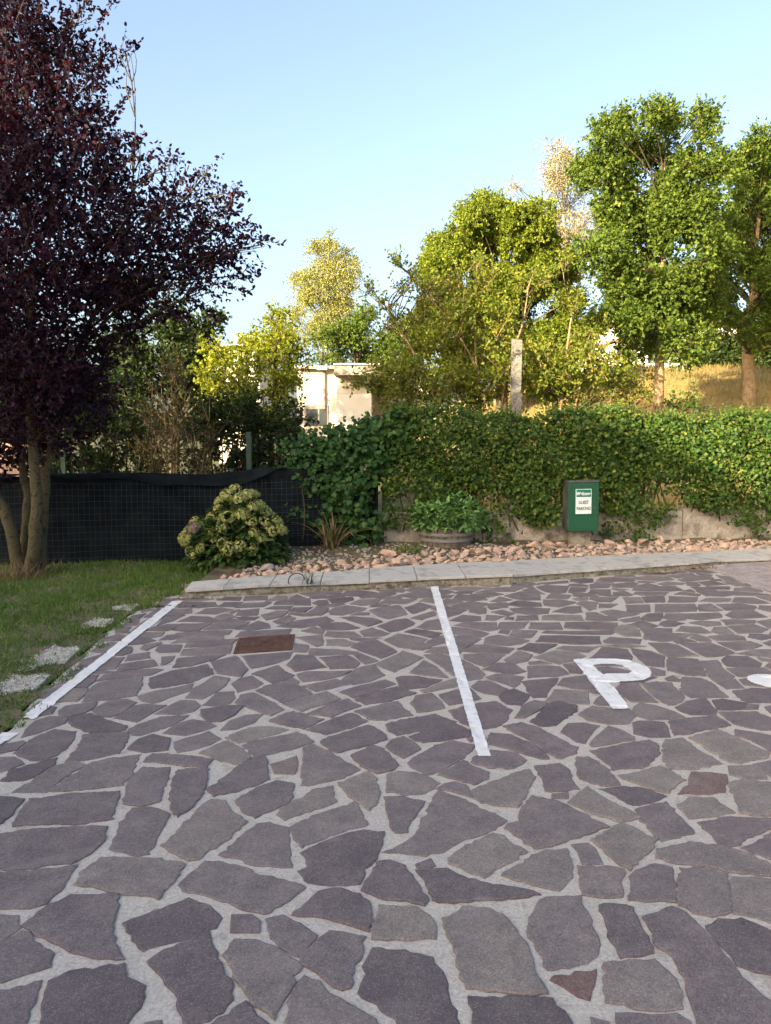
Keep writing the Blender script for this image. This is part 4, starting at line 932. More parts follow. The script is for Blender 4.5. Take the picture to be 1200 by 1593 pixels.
for i in range(len(jf) - 1):
    xa, xb = jf[i] + .004, jf[i+1] - .004; sk = -.10 * ((JOINTS[i] - 500) / 700.0); sk2 = -.10 * ((JOINTS[i+1] - 500) / 700.0)
    mb = MB(); n = 5; top = []; rows = []
    dz = rs.uniform(-.004, .004)
    for k in range(n + 1):
        t = k / n; xf = xa + (xb - xa) * t; xk = xf + sk + (sk2 - sk) * t
        yf = kfront(xf) - .018 + rs.gauss(0, .003); yk = kback(xk); hf = kheight(xf) + dz
        rows.append([Vector((xf, yf, hf - .03)), Vector((xf, yf, hf - .004)), Vector((xf, yf + .006, hf)), Vector((xk, yk, .13 + dz)), Vector((xk, yk, .08))])
    vs = []; fs = []
    for r_ in rows: vs += [q - k0 for q in r_]
    for k in range(n):
        for j in range(4): fs.append((k*5 + j, (k+1)*5 + j, (k+1)*5 + j + 1, k*5 + j + 1))
    fs.append((0, 1, 2, 3, 4)); fs.append(tuple(n*5 + q for q in (4, 3, 2, 1, 0)))
    mesh_obj('kerb_slab', vs, fs, M['kerb'], kerb)

# ------------------------------------------------------------------ lawn and planting bed sheets
def sheet(name, outline, zfun, step, mat):
    lo = (min(p[0] for p in outline), min(p[1] for p in outline)); hi = (max(p[0] for p in outline), max(p[1] for p in outline))
    nx_ = int((hi[0]-lo[0]) / step) + 1; ny_ = int((hi[1]-lo[1]) / step) + 1
    X, Y = np.meshgrid(lo[0] + np.arange(nx_ + 1) * step, lo[1] + np.arange(ny_ + 1) * step)
    keep = inpoly(outline, X[:-1, :-1] + step/2, Y[:-1, :-1] + step/2)
    Z = zfun(X, Y); used = np.zeros(X.shape, bool)
    for a in (0, 1):
        for b in (0, 1): used[a:a+ny_, b:b+nx_] |= keep
    idx = -np.ones(X.shape, int); idx[used] = np.arange(used.sum())
    j, i = np.nonzero(keep)
    return bulk(name, np.stack([X[used], Y[used], Z[used]], 1), np.stack([idx[j, i], idx[j, i+1], idx[j+1, i+1], idx[j+1, i]], 1), 4, mat, None, None, True)
LAWN = [p.xy for p in LAWN_EDGE] + [Vector((-1.9, 8.0)), Vector((-1.85, 8.9)), Vector((-1.9, 10.6)), Vector((-16, 9.4)), Vector((-16, 1.0))]
def lawn_z(X, Y):
    e = np.interp(Y, [p.y for p in LAWN_EDGE], [p.x for p in LAWN_EDGE]); d = np.clip(e - X, -.2, 3)
    return 0.006 + 0.03 * smooth(0, .5, d) + 0.02 * np.sin(X * 2.3) * np.sin(Y * 1.9) * smooth(.1, .8, d)
lawn = sheet('lawn', LAWN, lawn_z, .06, M['soil']); tag(lawn, 'patchy lawn at the edge of the parking area', kind='structure')
BED = [Vector((x, kback(x) - .03)) for x in np.linspace(-1.95, 9.5, 40)] + [Vector((9.5, fence_y(9.5) + .35)), Vector((-1.95, fence_y(-1.95) + .35))]
def bed_z(X, Y):
    kbk_ = np.interp(X, kbx, kby); fy = 10.25 + .1 * X
    t = np.clip((Y - kbk_) / np.maximum(fy - kbk_, .2), -.1, 1.2)
    return .085 + .12 * smooth(0, 1, t) + .012 * np.sin(X * 7 + Y * 5)
bed = sheet('planting_bed', BED, bed_z, .05, M['soil']); tag(bed, 'strip of stony soil between kerb and hedge', kind='structure')
# ------------------------------------------------------------------ the house behind the viewer, whose shade lies over the parking area
M['render'] = rough_mat('pale_plaster', (.62, .56, .47), (.72, .66, .57), 2.0, None, 60.0, 0.9, 0.3, 0.004, 0.2)
M['tile'] = rough_mat('roof_tile', (.20, .115, .075), (.36, .22, .15), 5.0, (.28, .17, .11), 40.0, 0.9, 0.7, 0.02, 0.5)
M['glassdark'] = plain('window_glass', (.05, .055, .06), 0.12)
M['white'] = plain('white_paint', (.75, .74, .71), 0.6)
HX, HZ_R, SL, HY = -18.6, 11.15, 0.47, -6.0
h = empty('gabled_house', (HX, HY, 0)); tag(h, 'cream gabled house facing the parking area from behind the viewer', 'house')
xl, xr = -15.6, 15.6; ze = HZ_R - SL * 15.6
mb = MB(); pent = [(xl, 0), (xr, 0), (xr, ze - .15), (0, HZ_R - .15), (xl, ze - .15)]
n = len(pent)
for y in (0, -4.2): mb.v += [Vector((x, y, z - .1)) for x, z in pent]
mb.f += [tuple(range(n)), tuple(range(2*n - 1, n - 1, -1))] + [(i, n + i, n + (i+1) % n, (i+1) % n) for i in range(n)]
mb.build('wall', M['render'], h)
mb = MB()
for s in (-1, 1):
    a = [(0, HZ_R), (s * 16.2, HZ_R - SL * 16.2)]
    v0 = [Vector((x, y, z + dz)) for dz in (-.12, .06) for y in (.25, -4.45) for x, z in a]
    k = len(mb.v); mb.v += v0
    mb.f += [tuple(k + q for q in f) for f in ((0,1,3,2),(4,6,7,5),(0,4,5,1),(2,3,7,6),(1,5,7,3),(0,2,6,4))]
mb.build('roof', M['tile'], h)
for x in (-13, -8.5, -3, 3, 8.5, 13):
    for z in (1.0, 4.0, 7.0):
        if z + 2 > HZ_R - SL * abs(x): continue
        w = MB().box((x - .6, .003, z), (x + .6, .05, z + 1.4)).build('window', M['white'], h)
        MB().box((x - .5, .051, z + .1), (x + .5, .06, z + 1.3)).build('pane', M['glassdark'], w)

# ------------------------------------------------------------------ low concrete wall, wire fence, posts
def along(x, off=0.0, z=0.0): return Vector((x, fence_y(x) + off, z))
wall = empty('low_wall', along(3, 0, .15)); tag(wall, 'low stained concrete wall under the hedge', 'wall')
w0 = along(3, 0, .15); segs = [(-.02, 1.30), (1.31, 2.62), (2.63, 4.1), (4.11, 6.0), (6.01, 9.4)]
for k, (xa, xb) in enumerate(segs):
    n = 26; vs = []; fs = []; top = .60 + (.0, .015, -.01, .02, .0)[k]
    for i in range(n + 1):
        x = xa + (xb - xa) * i / n; y = fence_y(x)
        for dy, z in ((-.10, .0), (-.095, .25), (-.09, .45), (-.085, top - .012), (-.07, top), (.09, top), (.10, .0)):
            vs.append(Vector((x, y + dy + (rs.gauss(0, .006) if z < top - .02 else 0), z + rs.gauss(0, .003))) - w0)
    for i in range(n):
        for j in range(6): fs.append((i*7+j, (i+1)*7+j, (i+1)*7+j+1, i*7+j+1))
    fs += [tuple(range(6, -1, -1)), tuple(n*7 + q for q in range(7))]
    mesh_obj('wall_section', vs, fs, M['wall'], wall)
M['wire'] = plain('galvanised_wire', (.055, .065, .072), 0.5)
M['wiredark'] = plain('plastic_wire', (.03, .05, .04), 0.5)
M['postgreen'] = plain('green_post', (.05, .09, .06), 0.5)
M['postdark'] = plain('dark_post', (.045, .04, .035), 0.7)
def wire_mesh(mb, xa, xb, z0f, z1f, off, dx, dz, r):
    x = xa
    while x <= xb:
        p, q = along(x, off, z0f(x)), along(x + rs.gauss(0, .004), off, z1f(x)); mb.tube([p, (p + q) / 2 + Vector((rs.gauss(0, .004), rs.gauss(0, .004), 0)), q], r, 3, False); x += dx
    z = 0.0; zmax = max(z1f(xa), z1f(xb))
    nseg = max(2, int((xb - xa) / .5))
    while z < zmax - z0f(xa):
        pts = []
        for i in range(nseg + 1):
            x = xa + (xb - xa) * i / nseg; pts.append(along(x, off, min(z0f(x) + z + rs.gauss(0, .004), z1f(x))))
        mb.tube(pts, r, 3, False); z += dz
wf = empty('wire_fence', along(0, 0, .6)); tag(wf, 'dark wire fence standing on the low wall inside the hedge', 'fence')
mb = MB(); wire_mesh(mb, 0.0, 9.2, lambda x: .6, lambda x: 1.75, .02, .13, .15, .0022); o = mb.build('wire_mesh', M['wiredark'], wf); tag(o, kind='stuff')
wf0 = wf.location.copy(); o.matrix_parent_inverse = Matrix.Translation(-wf0)
for u in (597, 735, 1010, 1150):
    x = at(u, 760, 10.4).x; o = MB().tube([along(x, .0, .1 if u < 700 else .55), along(x, .0, 1.85)], .022 if u < 700 else .018, 8).build('post', M['postdark'], wf); o.matrix_parent_inverse = Matrix.Translation(-wf0)

# netting fence on the left
def netting_material():
    m, nt, p, out = new_mat('shade_netting'); v = wpos(nt)
    n1 = noise(nt, 5.0, 5, .6, v); wv = nt.nodes.new('ShaderNodeTexNoise'); wv.inputs['Scale'].default_value = 260
    nt.links.new(v, wv.inputs['Vector'])
    c = ramp(nt, [(.3, (.006, .008, .010)), (.7, (.016, .020, .023))], n1.outputs[0]).outputs[0]
    nt.links.new(c, p.inputs['Base Color']); p.inputs['Roughness'].default_value = .9; p.inputs['Specular IOR Level'].default_value = .04
    bump(nt, p, wv.outputs[0], .5, .003); return m
M['net'] = netting_material()
nf = empty('netting_fence', (-3, 9.4, 0)); tag(nf, 'wire fence lined with dark blue black shade netting behind the tree and lawn', 'fence')
NFX = [-12.0, -4.1, -1.35, -.08]; NFY = [9.2, 9.35, 9.75, 10.22]
def net_y(x): return float(np.interp(x, NFX, NFY))
def net_top(x): return float(np.interp(x, [-12, -4.2, -3, -2.2, -1.7, -1.2, -.3, 0], [1.14, 1.13, 1.14, 1.11, 1.17, 1.19, 1.15, 1.12]))
n0 = Vector((-3, 9.4, 0)); vs = []; fs = []; NX, NZ = 260, 14
for i in range(NX + 1):
    x = -12 + (12 - .1) * i / NX
    for j in range(NZ + 1):
        t = j / NZ; z = -.02 + (net_top(x) + .012 * math.sin(x * 9) + .02) * t
        dy = .02 + .022 * math.sin(x * 5.1 + 2.2 * t) * math.sin(t * 3) + .012 * math.sin(x * 17 + z * 9) + .012 * math.sin(z * 23 + x * 2)
        if t > .9: dy -= .05 * (t - .9) * 10
        vs.append(Vector((x, net_y(x) + dy, z)) - n0)
for i in range(NX):
    for j in range(NZ): k = i * (NZ + 1) + j; fs.append((k, k + NZ + 1, k + NZ + 2, k + 1))
net = mesh_obj('netting', vs, fs, M['net'], nf, True)
mm = net.modifiers.new('thick', 'SOLIDIFY'); mm.thickness = .004
# folded-over flap along the top edge
vs = []; fs = []
for i in range(121):
    x = -5.0 + 3.75 * i / 120; dr = .06 + .05 * math.sin(x * 2.1 + 1) + .03 * math.sin(x * 6.3)
    if -2.6 < x < -1.3: dr += .09 * math.sin((x + 2.6) / 1.3 * math.pi)
    tz = net_top(x) + .014
    for q in ((.03, tz - .01), (-.015, tz + .012), (-.055, tz - .25 * dr), (-.060 - .02 * math.sin(x * 11), tz - dr)): vs.append(Vector((x, net_y(x) + q[0], q[1])) - n0)
for i in range(120):
    for j in range(3): k = i*4 + j; fs.append((k, k+1, k+5, k+4))
mesh_obj('folded_edge', vs, fs, M['net'], net, True)
mb = MB(); x = -8.0
while x < -.1:
    y = net_y(x) - .045; mb.tube([(x + rs.gauss(0, .006) - n0.x, y - n0.y, .0), (x - n0.x, y - n0.y - .008, .5), (x + rs.gauss(0, .006) - n0.x, y - n0.y, net_top(x) - .10 + rs.gauss(0, .01))], .0016, 3, False); x += .0625
z = .05
while z < 1.06:
    mb.tube([(q - n0.x, net_y(q) - .047 - n0.y, z + .012 * math.sin(q * 1.9 + z * 3) + rs.gauss(0, .003)) for q in np.arange(-8, -.1, .25)], .0016, 3, False); z += .075
o = mb.build('wire_mesh', M['wire'], nf); tag(o, kind='stuff')
for x in (-6.4, -4.0, -1.95, -.12):
    MB().tube([(x - n0.x, net_y(x) + .09 - n0.y, -.02), (x - n0.x, net_y(x) + .09 - n0.y, 1.2)], .022, 8).build('post', M['postgreen'], nf)
# the boundary fence behind it: green angle post and mesh
bf = empty('mesh_fence', (-2, 10.9, 0)); tag(bf, 'taller green mesh fence with a green steel post behind the netting', 'fence')
pb = at(388, 735, 11.0); pt = at(388, 672, 11.0)
MB().box((pb.x + 2 - .035, .10 - .02, 0), (pb.x + 2 + .035, .10 + .03, pt.z)).build('post', M['postgreen'], bf, bevel=.004)
for xx in (-4.6, -7.6, -.35): MB().box((xx + 2 - .03, .08, 0), (xx + 2 + .03, .13, pt.z)).build('post', M['postgreen'], bf, bevel=.004)
mb = MB()
for x in np.arange(-6, -.3, .08): mb.tube([(x + 2, .07, .1), (x + 2, .07, pt.z - .05)], .0016, 3, False)
for z in np.arange(.2, pt.z, .12): mb.tube([(-4, .07, z), (1.7, .07, z)], .0016, 3, False)
tag(mb.build('wire_mesh', M['wiredark'], bf), kind='stuff')

# ------------------------------------------------------------------ green meter cabinet with its sign
M['cab'] = rough_mat('green_cabinet_paint', (.006, .052, .024), (.010, .072, .034), 6.0, (.008, .062, .029), 60.0, 0.6, 0.15, 0.002, 0.25)
M['cabside'] = rough_mat('faded_green_paint', (.045, .052, .046), (.080, .086, .076), 6.0, None, 60.0, 0.6, 0.2, 0.002, 0.3)
M['signwhite'] = plain('sign_white', (.62, .68, .66), 0.45)
M['signgreen'] = plain('sign_green', (.004, .13, .085), 0.45)
M['ink'] = plain('sign_ink', (.035, .04, .045), 0.6)
cy = 10.02
cl = at(884, 825, cy); crr = at(933, 748, cy); cw = crr.x - cl.x; ch = crr.z - cl.z; cd = .26
yaw = math.radians(4.0)                                     # turned a little so that its left side shows
cab = empty('meter_cabinet', ((cl.x + crr.x) / 2, cy, cl.z)); cab.rotation_euler = (0, 0, yaw)
cab.rotation_euler.y = math.radians(-.8)
tag(cab, 'dark green metal meter cabinet on the wall in front of the hedge', 'cabinet')
MB().box((-cw/2, .012, 0), (cw/2, cd, ch)).build('body', M['cabside'], cab, bevel=.006)
door = MB().box((-cw/2 - .004, -.012, -.012), (cw/2 + .006, .011, ch - .022)).build('door', M['cab'], cab, bevel=.006)
mb = MB(); a, b, c, d = -cw/2 + .03, cw/2 - .03, .03, ch - .07
for lo, hi in (((a, -.0155, c), (b, -.0122, c + .008)), ((a, -.0155, d - .008), (b, -.0122, d)), ((a, -.0155, c + .0082), (a + .008, -.0122, d - .0082)), ((b - .008, -.0155, c + .0082), (b, -.0122, d - .0082))): mb.box(lo, hi)
mb.build('door_rib', M['cab'], door)
mb = MB().box((-cw/2 - .008, -.02, ch - .020), (cw/2 + .010, cd + .005, ch + .008)); mb.build('cover', M['cabside'], cab, bevel=.005)
for z in (.09, ch - .13): MB().tube([(-cw/2 - .008, -.006, z), (-cw/2 - .008, -.006, z + .06)], .008, 8).build('hinge', M['cabside'], cab)
MB().tube([(cw/2 - .05, -.024, ch * .45), (cw/2 - .05, -.010, ch * .45)], .012, 10).build('lock', M['cabside'], door)
MB().box((-.13, .10, -.24), (.13, .22, .002)).build('foot', M['kerbface'], cab)
s_l = -cw/2 + cw * (895 - 884) / 49.; s_r = -cw/2 + cw * (921 - 884) / 49.; s_t = ch * (825 - 760.5) / 77.; s_b = ch * (825 - 799) / 77.
MB().box((s_l, -.021, s_b), (s_r, -.0165, s_t)).build('sign', M['signwhite'], cab, bevel=.002)
sgn = [o for o in cab.children if o.name.startswith('sign')][0]; tag(sgn, 'white parking sign with green heading and the words GUEST PARKING')
hh = s_t - s_b; MB().box((s_l + .008, -.0222, s_t - hh * .32), (s_r - .008, -.0212, s_t - .008)).build('heading_band', M['signgreen'], sgn)
def text_mesh(name, body, size, x, z, y, mat, parent, shear=0.0, sx=1.0, weight=0.0):
    cu = bpy.data.curves.new(name, 'FONT'); cu.body = body; cu.size = size; cu.align_x = 'CENTER'; cu.shear = shear; cu.extrude = .0004; cu.offset = weight
    t = bpy.data.objects.new(name, cu); col.objects.link(t)
    dg = bpy.context.evaluated_depsgraph_get(); me = bpy.data.meshes.new_from_object(t.evaluated_get(dg))
    bpy.data.objects.remove(t); me.materials.clear(); me.materials.append(mat); me.name = name
    o = link(name, me, parent); o.location = (x, y, z); o.rotation_euler = (math.pi / 2, 0, 0); o.scale = (sx, 1, 1); return o
sm = (s_l + s_r) / 2; sw = s_r - s_l
text_mesh('lettering', 'Welcome', sw * .29, sm, s_t - hh * .245, -.0230, M['signwhite'], sgn, .35, .86, .0022)
text_mesh('lettering', 'GUEST', sw * .29, sm, s_b + hh * .40, -.0220, M['ink'], sgn, 0, .74, .0016)
text_mesh('lettering', 'PARKING', sw * .29, sm, s_b + hh * .15, -.0220, M['ink'], sgn, 0, .74, .0016)
for xx in (s_l + .02, s_r - .02): MB().tube([(xx, -.024, s_t - .018), (xx, -.0212, s_t - .018)], .004, 8).build('screw', M['wire'], sgn)

# ------------------------------------------------------------------ concrete post behind the hedge
Yp = 13.2
cpb = at(801, 640, Yp); cpt = at(803, 528, Yp); w_ = px(Yp, 9.3)
cp = tag(empty('concrete_post', (cpb.x, Yp, hz(cpb.x, Yp))), 'tall weathered grey concrete post rising behind the hedge', 'post')
zt = cpt.z - cp.location.z; mb = MB(); vs = []; fs = []
for k, z in enumerate(np.linspace(-.1, zt, 9)):
    ww = w_ * (1 - .12 * k / 8)
    for sx, sy in ((-1, -.8), (.8, -1), (1, .9), (-.9, 1)): vs.append(Vector((sx * ww + rs.gauss(0, .006) + .02 * k / 8, sy * ww * .8 + rs.gauss(0, .006), z + (rs.uniform(-.05, .03) if k == 8 else 0))))
for k in range(8):
    for j in range(4): fs.append((k*4 + j, k*4 + (j+1) % 4, k*4 + 4 + (j+1) % 4, k*4 + 4 + j))
fs.append((32, 33, 34, 35)); M['oldpost'] = rough_mat('weathered_post', (.075, .070, .062), (.175, .165, .145), 9.0, (.12, .113, .10), 35.0, .95, .9, .012, .5)
mesh_obj('shaft', vs, fs, M['oldpost'], cp)
MB().tube([(-w_ - .01, -w_ * .9, zt - .25), (w_ + .01, -w_ * .9, zt - .24)], .004, 5).build('wire_tie', M['wire'], cp)

# ------------------------------------------------------------------ buildings beyond
M['beige'] = rough_mat('beige_plaster', (.47, .41, .335), (.50, .435, .355), 1.2, None, 40.0, .9, .2, .003, .06)
M['pinkwall'] = rough_mat('pink_plaster', (.30, .19, .14), (.38, .25, .19), 1.2, None, 40.0, .9, .3, .004, .15)
M['whitewall'] = rough_mat('white_plaster', (.50, .46, .40), (.56, .52, .46), 1.2, None, 40.0, .9, .3, .004, .12)
M['fascia'] = rough_mat('grey_fascia', (.17, .145, .12), (.30, .26, .22), 4.0, None, 30.0, .9, .5, .01, .4)
def pw(u, v, Y): return at(u, v, Y)
YB = 22.0
bb = empty('bungalow', (pw(540, 650, YB).x, YB, .2)); tag(bb, 'low beige flat roofed bungalow showing between the trees behind the vine', 'house')
bo = Vector(bb.location)
def bx(u0, v0, u1, v1, Y, dep, name, mat, parent=None):
    a = pw(u0, v1, Y); b = pw(u1, v0, Y)
    return MB().box(Vector((a.x, Y, a.z)) - bo, Vector((b.x, Y + dep, b.z)) - bo).build(name, mat, parent or bb)
o = bx(463, 572, 524, 680, YB, 7, 'wall', M['beige'])
bx(524.5, 576, 577, 612, YB - .3, 7, 'wall', M['beige']); bx(524.3, 612.3, 578, 680, YB - .35, 6.9, 'wall', M['whitewall'])
o2 = bx(578.5, 580, 668, 680, YB + 2.5, 6, 'wall', M['beige'])
r1 = bx(520, 567, 592, 583, YB - 1.1, 8.2, 'roof', M['fascia']); bx(519, 565, 593, 567.4, YB - 1.15, 8.3, 'roof_edge', M['kerb'], r1)
bx(458, 569, 521, 573, YB - .25, 7, 'roof', M['beige']); bx(576, 577, 672, 581, YB + 2.2, 6.6, 'roof', M['fascia'])
bx(493, 569, 509, 575, YB - .3, .8, 'chimney', M['kerb'])
w = bx(474, 630, 511, 662, YB - .03, .05, 'window', M['fascia']); bx(477, 636, 494, 662, YB - .045, .02, 'pane', M['glassdark'], w); bx(497, 636, 508, 662, YB - .045, .02, 'pane', M['glassdark'], w)
bx(503.2, 576, 505.6, 636, YB - .08, .06, 'downpipe', M['fascia'])
w = bx(632, 590, 650, 640, YB + 2.46, .05, 'window', M['fascia']); bx(634, 592, 648, 638, YB + 2.44, .02, 'pane', M['glassdark'], w)

def hip_house(name, label, u0, u1, v_eave, v_ridge, v_base, Y, dep, wallm, roofm, chim=None, wins=()):
    a = pw(u0, v_base, Y); b = pw(u1, v_eave, Y); c = pw((u0+u1)/2, v_ridge, Y)
    zb = hz(a.x, Y) - .3; r = tag(empty(name, ((a.x + b.x)/2, Y, zb)), label, 'house'); W = (b.x - a.x) / 2; ze = b.z - zb; zr = c.z - zb
    MB().box((-W, 0, 0), (W, dep, ze)).build('wall', wallm, r)
    ov = .5; mb = MB(); mb.v = [Vector(q) for q in ((-W-ov, -ov, ze), (W+ov, -ov, ze), (W+ov, dep+ov, ze), (-W-ov, dep+ov, ze), (-W*.45, dep/2, zr), (W*.45, dep/2, zr), (-W-ov, -ov, ze+.12), (W+ov, -ov, ze+.12), (W+ov, dep+ov, ze+.12), (-W-ov, dep+ov, ze+.12))]
    mb.f = [(3,2,1,0),(0,1,7,6),(1,2,8,7),(2,3,9,8),(3,0,6,9),(6,7,5,4),(7,8,5),(8,9,4,5),(9,6,4)]
    rf = mb.build('roof', roofm, r)
    if chim is not None: MB().box((chim*W - .35, dep*.4, zr - .6), (chim*W + .35, dep*.4 + .7, zr + .7)).build('chimney', wallm, rf)
    for x, z in wins:
        w = MB().box((x*W - .6, -.06, z*ze), (x*W + .6, -.003, z*ze + 1.3)).build('window', M['white'], r); MB().box((x*W - .5, -.08, z*ze + .1), (x*W + .5, -.061, z*ze + 1.2)).build('pane', M['glassdark'], w)
    return r
hip_house('distant_house', 'far pale house with a brown hipped roof and chimney above the shrubs', 340, 396, 541, 526, 660, 45, 9, M['whitewall'], M['tile'], -.55, ((-.5, .55), (.2, .55), (.7, .55)))
hip_house('terrace_house', 'pale house half hidden by the maples on top of the bank', 950, 1160, 505, 468, 560, 40, 10, M['whitewall'], M['tile'], .2, ((-.85, .35), (-.3, .35), (.35, .35), (.8, .35)))
a = at(955, 556, 33); b = at(990, 532, 33)
o = tag(empty('garden_shed', ((a.x + b.x)/2, 33, hz((a.x+b.x)/2, 33) - .1)), 'small pinkish shed with a yellow door post seen under the maple', 'shed')
z0 = o.location.z; W = (b.x - a.x) / 2
MB().box((-W, 0, 0), (W * .25, 2, b.z - z0)).build('wall', M['render'], o); MB().box((W * .252, -.02, 0), (W, 2, b.z - z0 - .01)).build('door', M['beige'], o); MB().box((-W - .15, -.2, b.z - z0 + .003), (W + .15, 2.2, b.z - z0 + .1)).build('roof', M['tile'], o)
a = at(-40, 745, 13.5); b = at(88, 695, 13.5)
o = tag(empty('garden_wall', ((a.x+b.x)/2, 13.5, 0)), 'pinkish garden wall glimpsed behind the purple tree trunks', 'wall')
MB().box((-6, 0, -.1), (b.x - o.location.x, .25, b.z)).build('wall_body', M['pinkwall'], o); MB().box((-6.05, -.04, b.z + .002), (b.x - o.location.x + .05, .29, b.z + .06)).build('coping', M['tile'], o)
# ------------------------------------------------------------------ foliage builders
def unit(n): return nrm(RNG.normal(size=(n, 3)))
def twig_points(clumps, per, L, K, up=.35, out=.8, wander=.55, droop=0.0, shell=.45):
    """leaf positions along short twigs that fill each clump; returns leaf centres, directions, twig ends"""
    S, D, Ln = [], [], []
    for (c, r, dens) in clumps:
        c = np.array(c); r = np.array(r if hasattr(r, '__len__') else (r, r, r)); vol = (r[0] * r[1] * r[2]) ** (2 / 3)
        n = max(5, int(per * vol * dens)); u = unit(n); rad = (shell + (1 - shell) * RNG.random(n)) ** .8
        rad = np.where(RNG.random(n) < .30, RNG.random(n) * .6, rad * .86)
        S.append(c + u * r * rad[:, None]); D.append(nrm(u * out + np.array([0, 0, up]) + unit(n) * wander)); Ln.append(L * (.5 + RNG.random(n)))
    S = np.concatenate(S); D = np.concatenate(D); Ln = np.concatenate(Ln)
    n = len(S); t = (np.arange(K)[None, :] + RNG.random((n, K))) / K
    P = S[:, None, :] + D[:, None, :] * (Ln[:, None] * t)[..., None]; P[..., 2] -= droop * (Ln[:, None] * t) ** 2
    dl = nrm((D[:, None, :] * .6 + unit(n * K).reshape(n, K, 3) * .8 + np.array([0, 0, -.25])).reshape(-1, 3))
    return P.reshape(-1, 3), dl, S, D, Ln
def limb_tube(mb, a, b, r0, r1, sag=.0, seg=6, n=5, wob=.04):
    a, b = Vector(a), Vector(b); L = (b - a).length; pts = []
    w1 = Vector((rs.gauss(0, 1), rs.gauss(0, 1), rs.gauss(0, .5))) * wob * L
    for i in range(n + 1):
        t = i / n; pts.append(a + (b - a) * t + w1 * math.sin(math.pi * t) + Vector((0, 0, -sag * L * math.sin(math.pi * t))))
    mb.tube(pts, [r0 + (r1 - r0) * i / n for i in range(n + 1)], seg)
    return pts
def crown(name, parent, clumps, per, L, K, size, mat, tmpl=LEAF4, twig=None, twig_r=.004, twig_frac=.25, upn=.5, zshade=None, **kw):
    P, D, S, TD, Ln = twig_points(clumps, per, L, K, **kw)
    n = len(P); N = nrm(unit(n) + np.array([0, 0, upn]))
    # leaf tone follows its clump a little (sprays of older and younger leaves)
    cl = np.repeat(RNG.random(len(S)) * .35, K); r = cl + RNG.random(n) * .65
    o = leaves(name, P - np.array(parent.location), D, N, size * (.65 + .6 * RNG.random(n)), mat, parent, tmpl, r)
    if twig is not None:
        mb = MB(); pl = Vector(parent.location)
        for i in np.nonzero(RNG.random(len(S)) < twig_frac)[0]:
            a = Vector(S[i] - TD[i] * Ln[i] * .5) - pl; b = Vector(S[i] + TD[i] * Ln[i]) - pl; mb.tube([a, (a + b) / 2, b], [twig_r, twig_r * .7, twig_r * .3], 3, False)
        tag(mb.build('twigs', twig, parent), kind='stuff')
    return o
def clump_px(lst, Y, ydep=1.0):                     # (u, v, radius px, depth offset, density)
    out = []
    for u, v, r, dy, dens in lst:
        c = at(u, v, Y + dy); R = px(Y + dy, r); out.append(((c.x, c.y, c.z), (R, R * ydep, R), dens))
    return out

M['plumleaf'] = leaf_mat('plum_leaf', [(0, (.008, .006, .013)), (.45, (.015, .0095, .023)), (.8, (.027, .013, .027)), (1, (.070, .019, .027))], .30, .6, (2.6, .55, .5), .12)
M['hedgeleaf'] = leaf_mat('hedge_leaf', [(0, (.022, .055, .012)), (.4, (.045, .096, .018)), (.9, (.095, .145, .024)), (1, (.19, .19, .035))], .30, .55)
M['vineleaf'] = leaf_mat('vine_leaf', [(0, (.018, .055, .014)), (.5, (.035, .090, .022)), (1, (.065, .13, .034))], .25, .45)
M['mapleleaf'] = leaf_mat('maple_leaf', [(0, (.034, .070, .012)), (.5, (.080, .128, .018)), (.85, (.135, .175, .024)), (1, (.20, .215, .035))], .32, .6)
M['lindenleaf'] = leaf_mat('linden_leaf', [(0, (.06, .105, .014)), (.5, (.14, .185, .020)), (1, (.25, .27, .030))], .36, .5)
M['cherryleaf'] = leaf_mat('cherry_leaf', [(0, (.06, .105, .016)), (.4, (.13, .175, .022)), (.75, (.21, .225, .030)), (1, (.36, .27, .035))], .38, .5)
M['birchleaf'] = leaf_mat('birch_leaf', [(0, (.15, .18, .04)), (.5, (.25, .26, .07)), (1, (.36, .33, .11))], .36, .5)
M['birchpale'] = leaf_mat('pale_birch_leaf', [(0, (.18, .17, .09)), (.5, (.28, .25, .14)), (1, (.38, .33, .20))], .30, .6)
M['limeleaf'] = leaf_mat('bright_shrub_leaf', [(0, (.08, .12, .012)), (.4, (.19, .23, .020)), (.8, (.30, .31, .028)), (1, (.38, .35, .04))], .36, .45)
M['darkleaf'] = leaf_mat('dark_leaf', [(0, (.015, .030, .010)), (.6, (.035, .060, .016)), (1, (.075, .095, .025))], .25, .5)
M['brownleaf'] = leaf_mat('dry_shrub_leaf', [(0, (.05, .055, .016)), (.5, (.11, .10, .035)), (1, (.23, .17, .06))], .30, .6)

def tree_root(name, label, u, v, Y, cat='tree', z=None):
    p = at(u, v, Y); zz = hz(p.x, Y) if z is None else z
    return tag(empty(name, (p.x, Y, zz)), label, cat)
def rel(root, p): return Vector(p) - Vector(root.location)

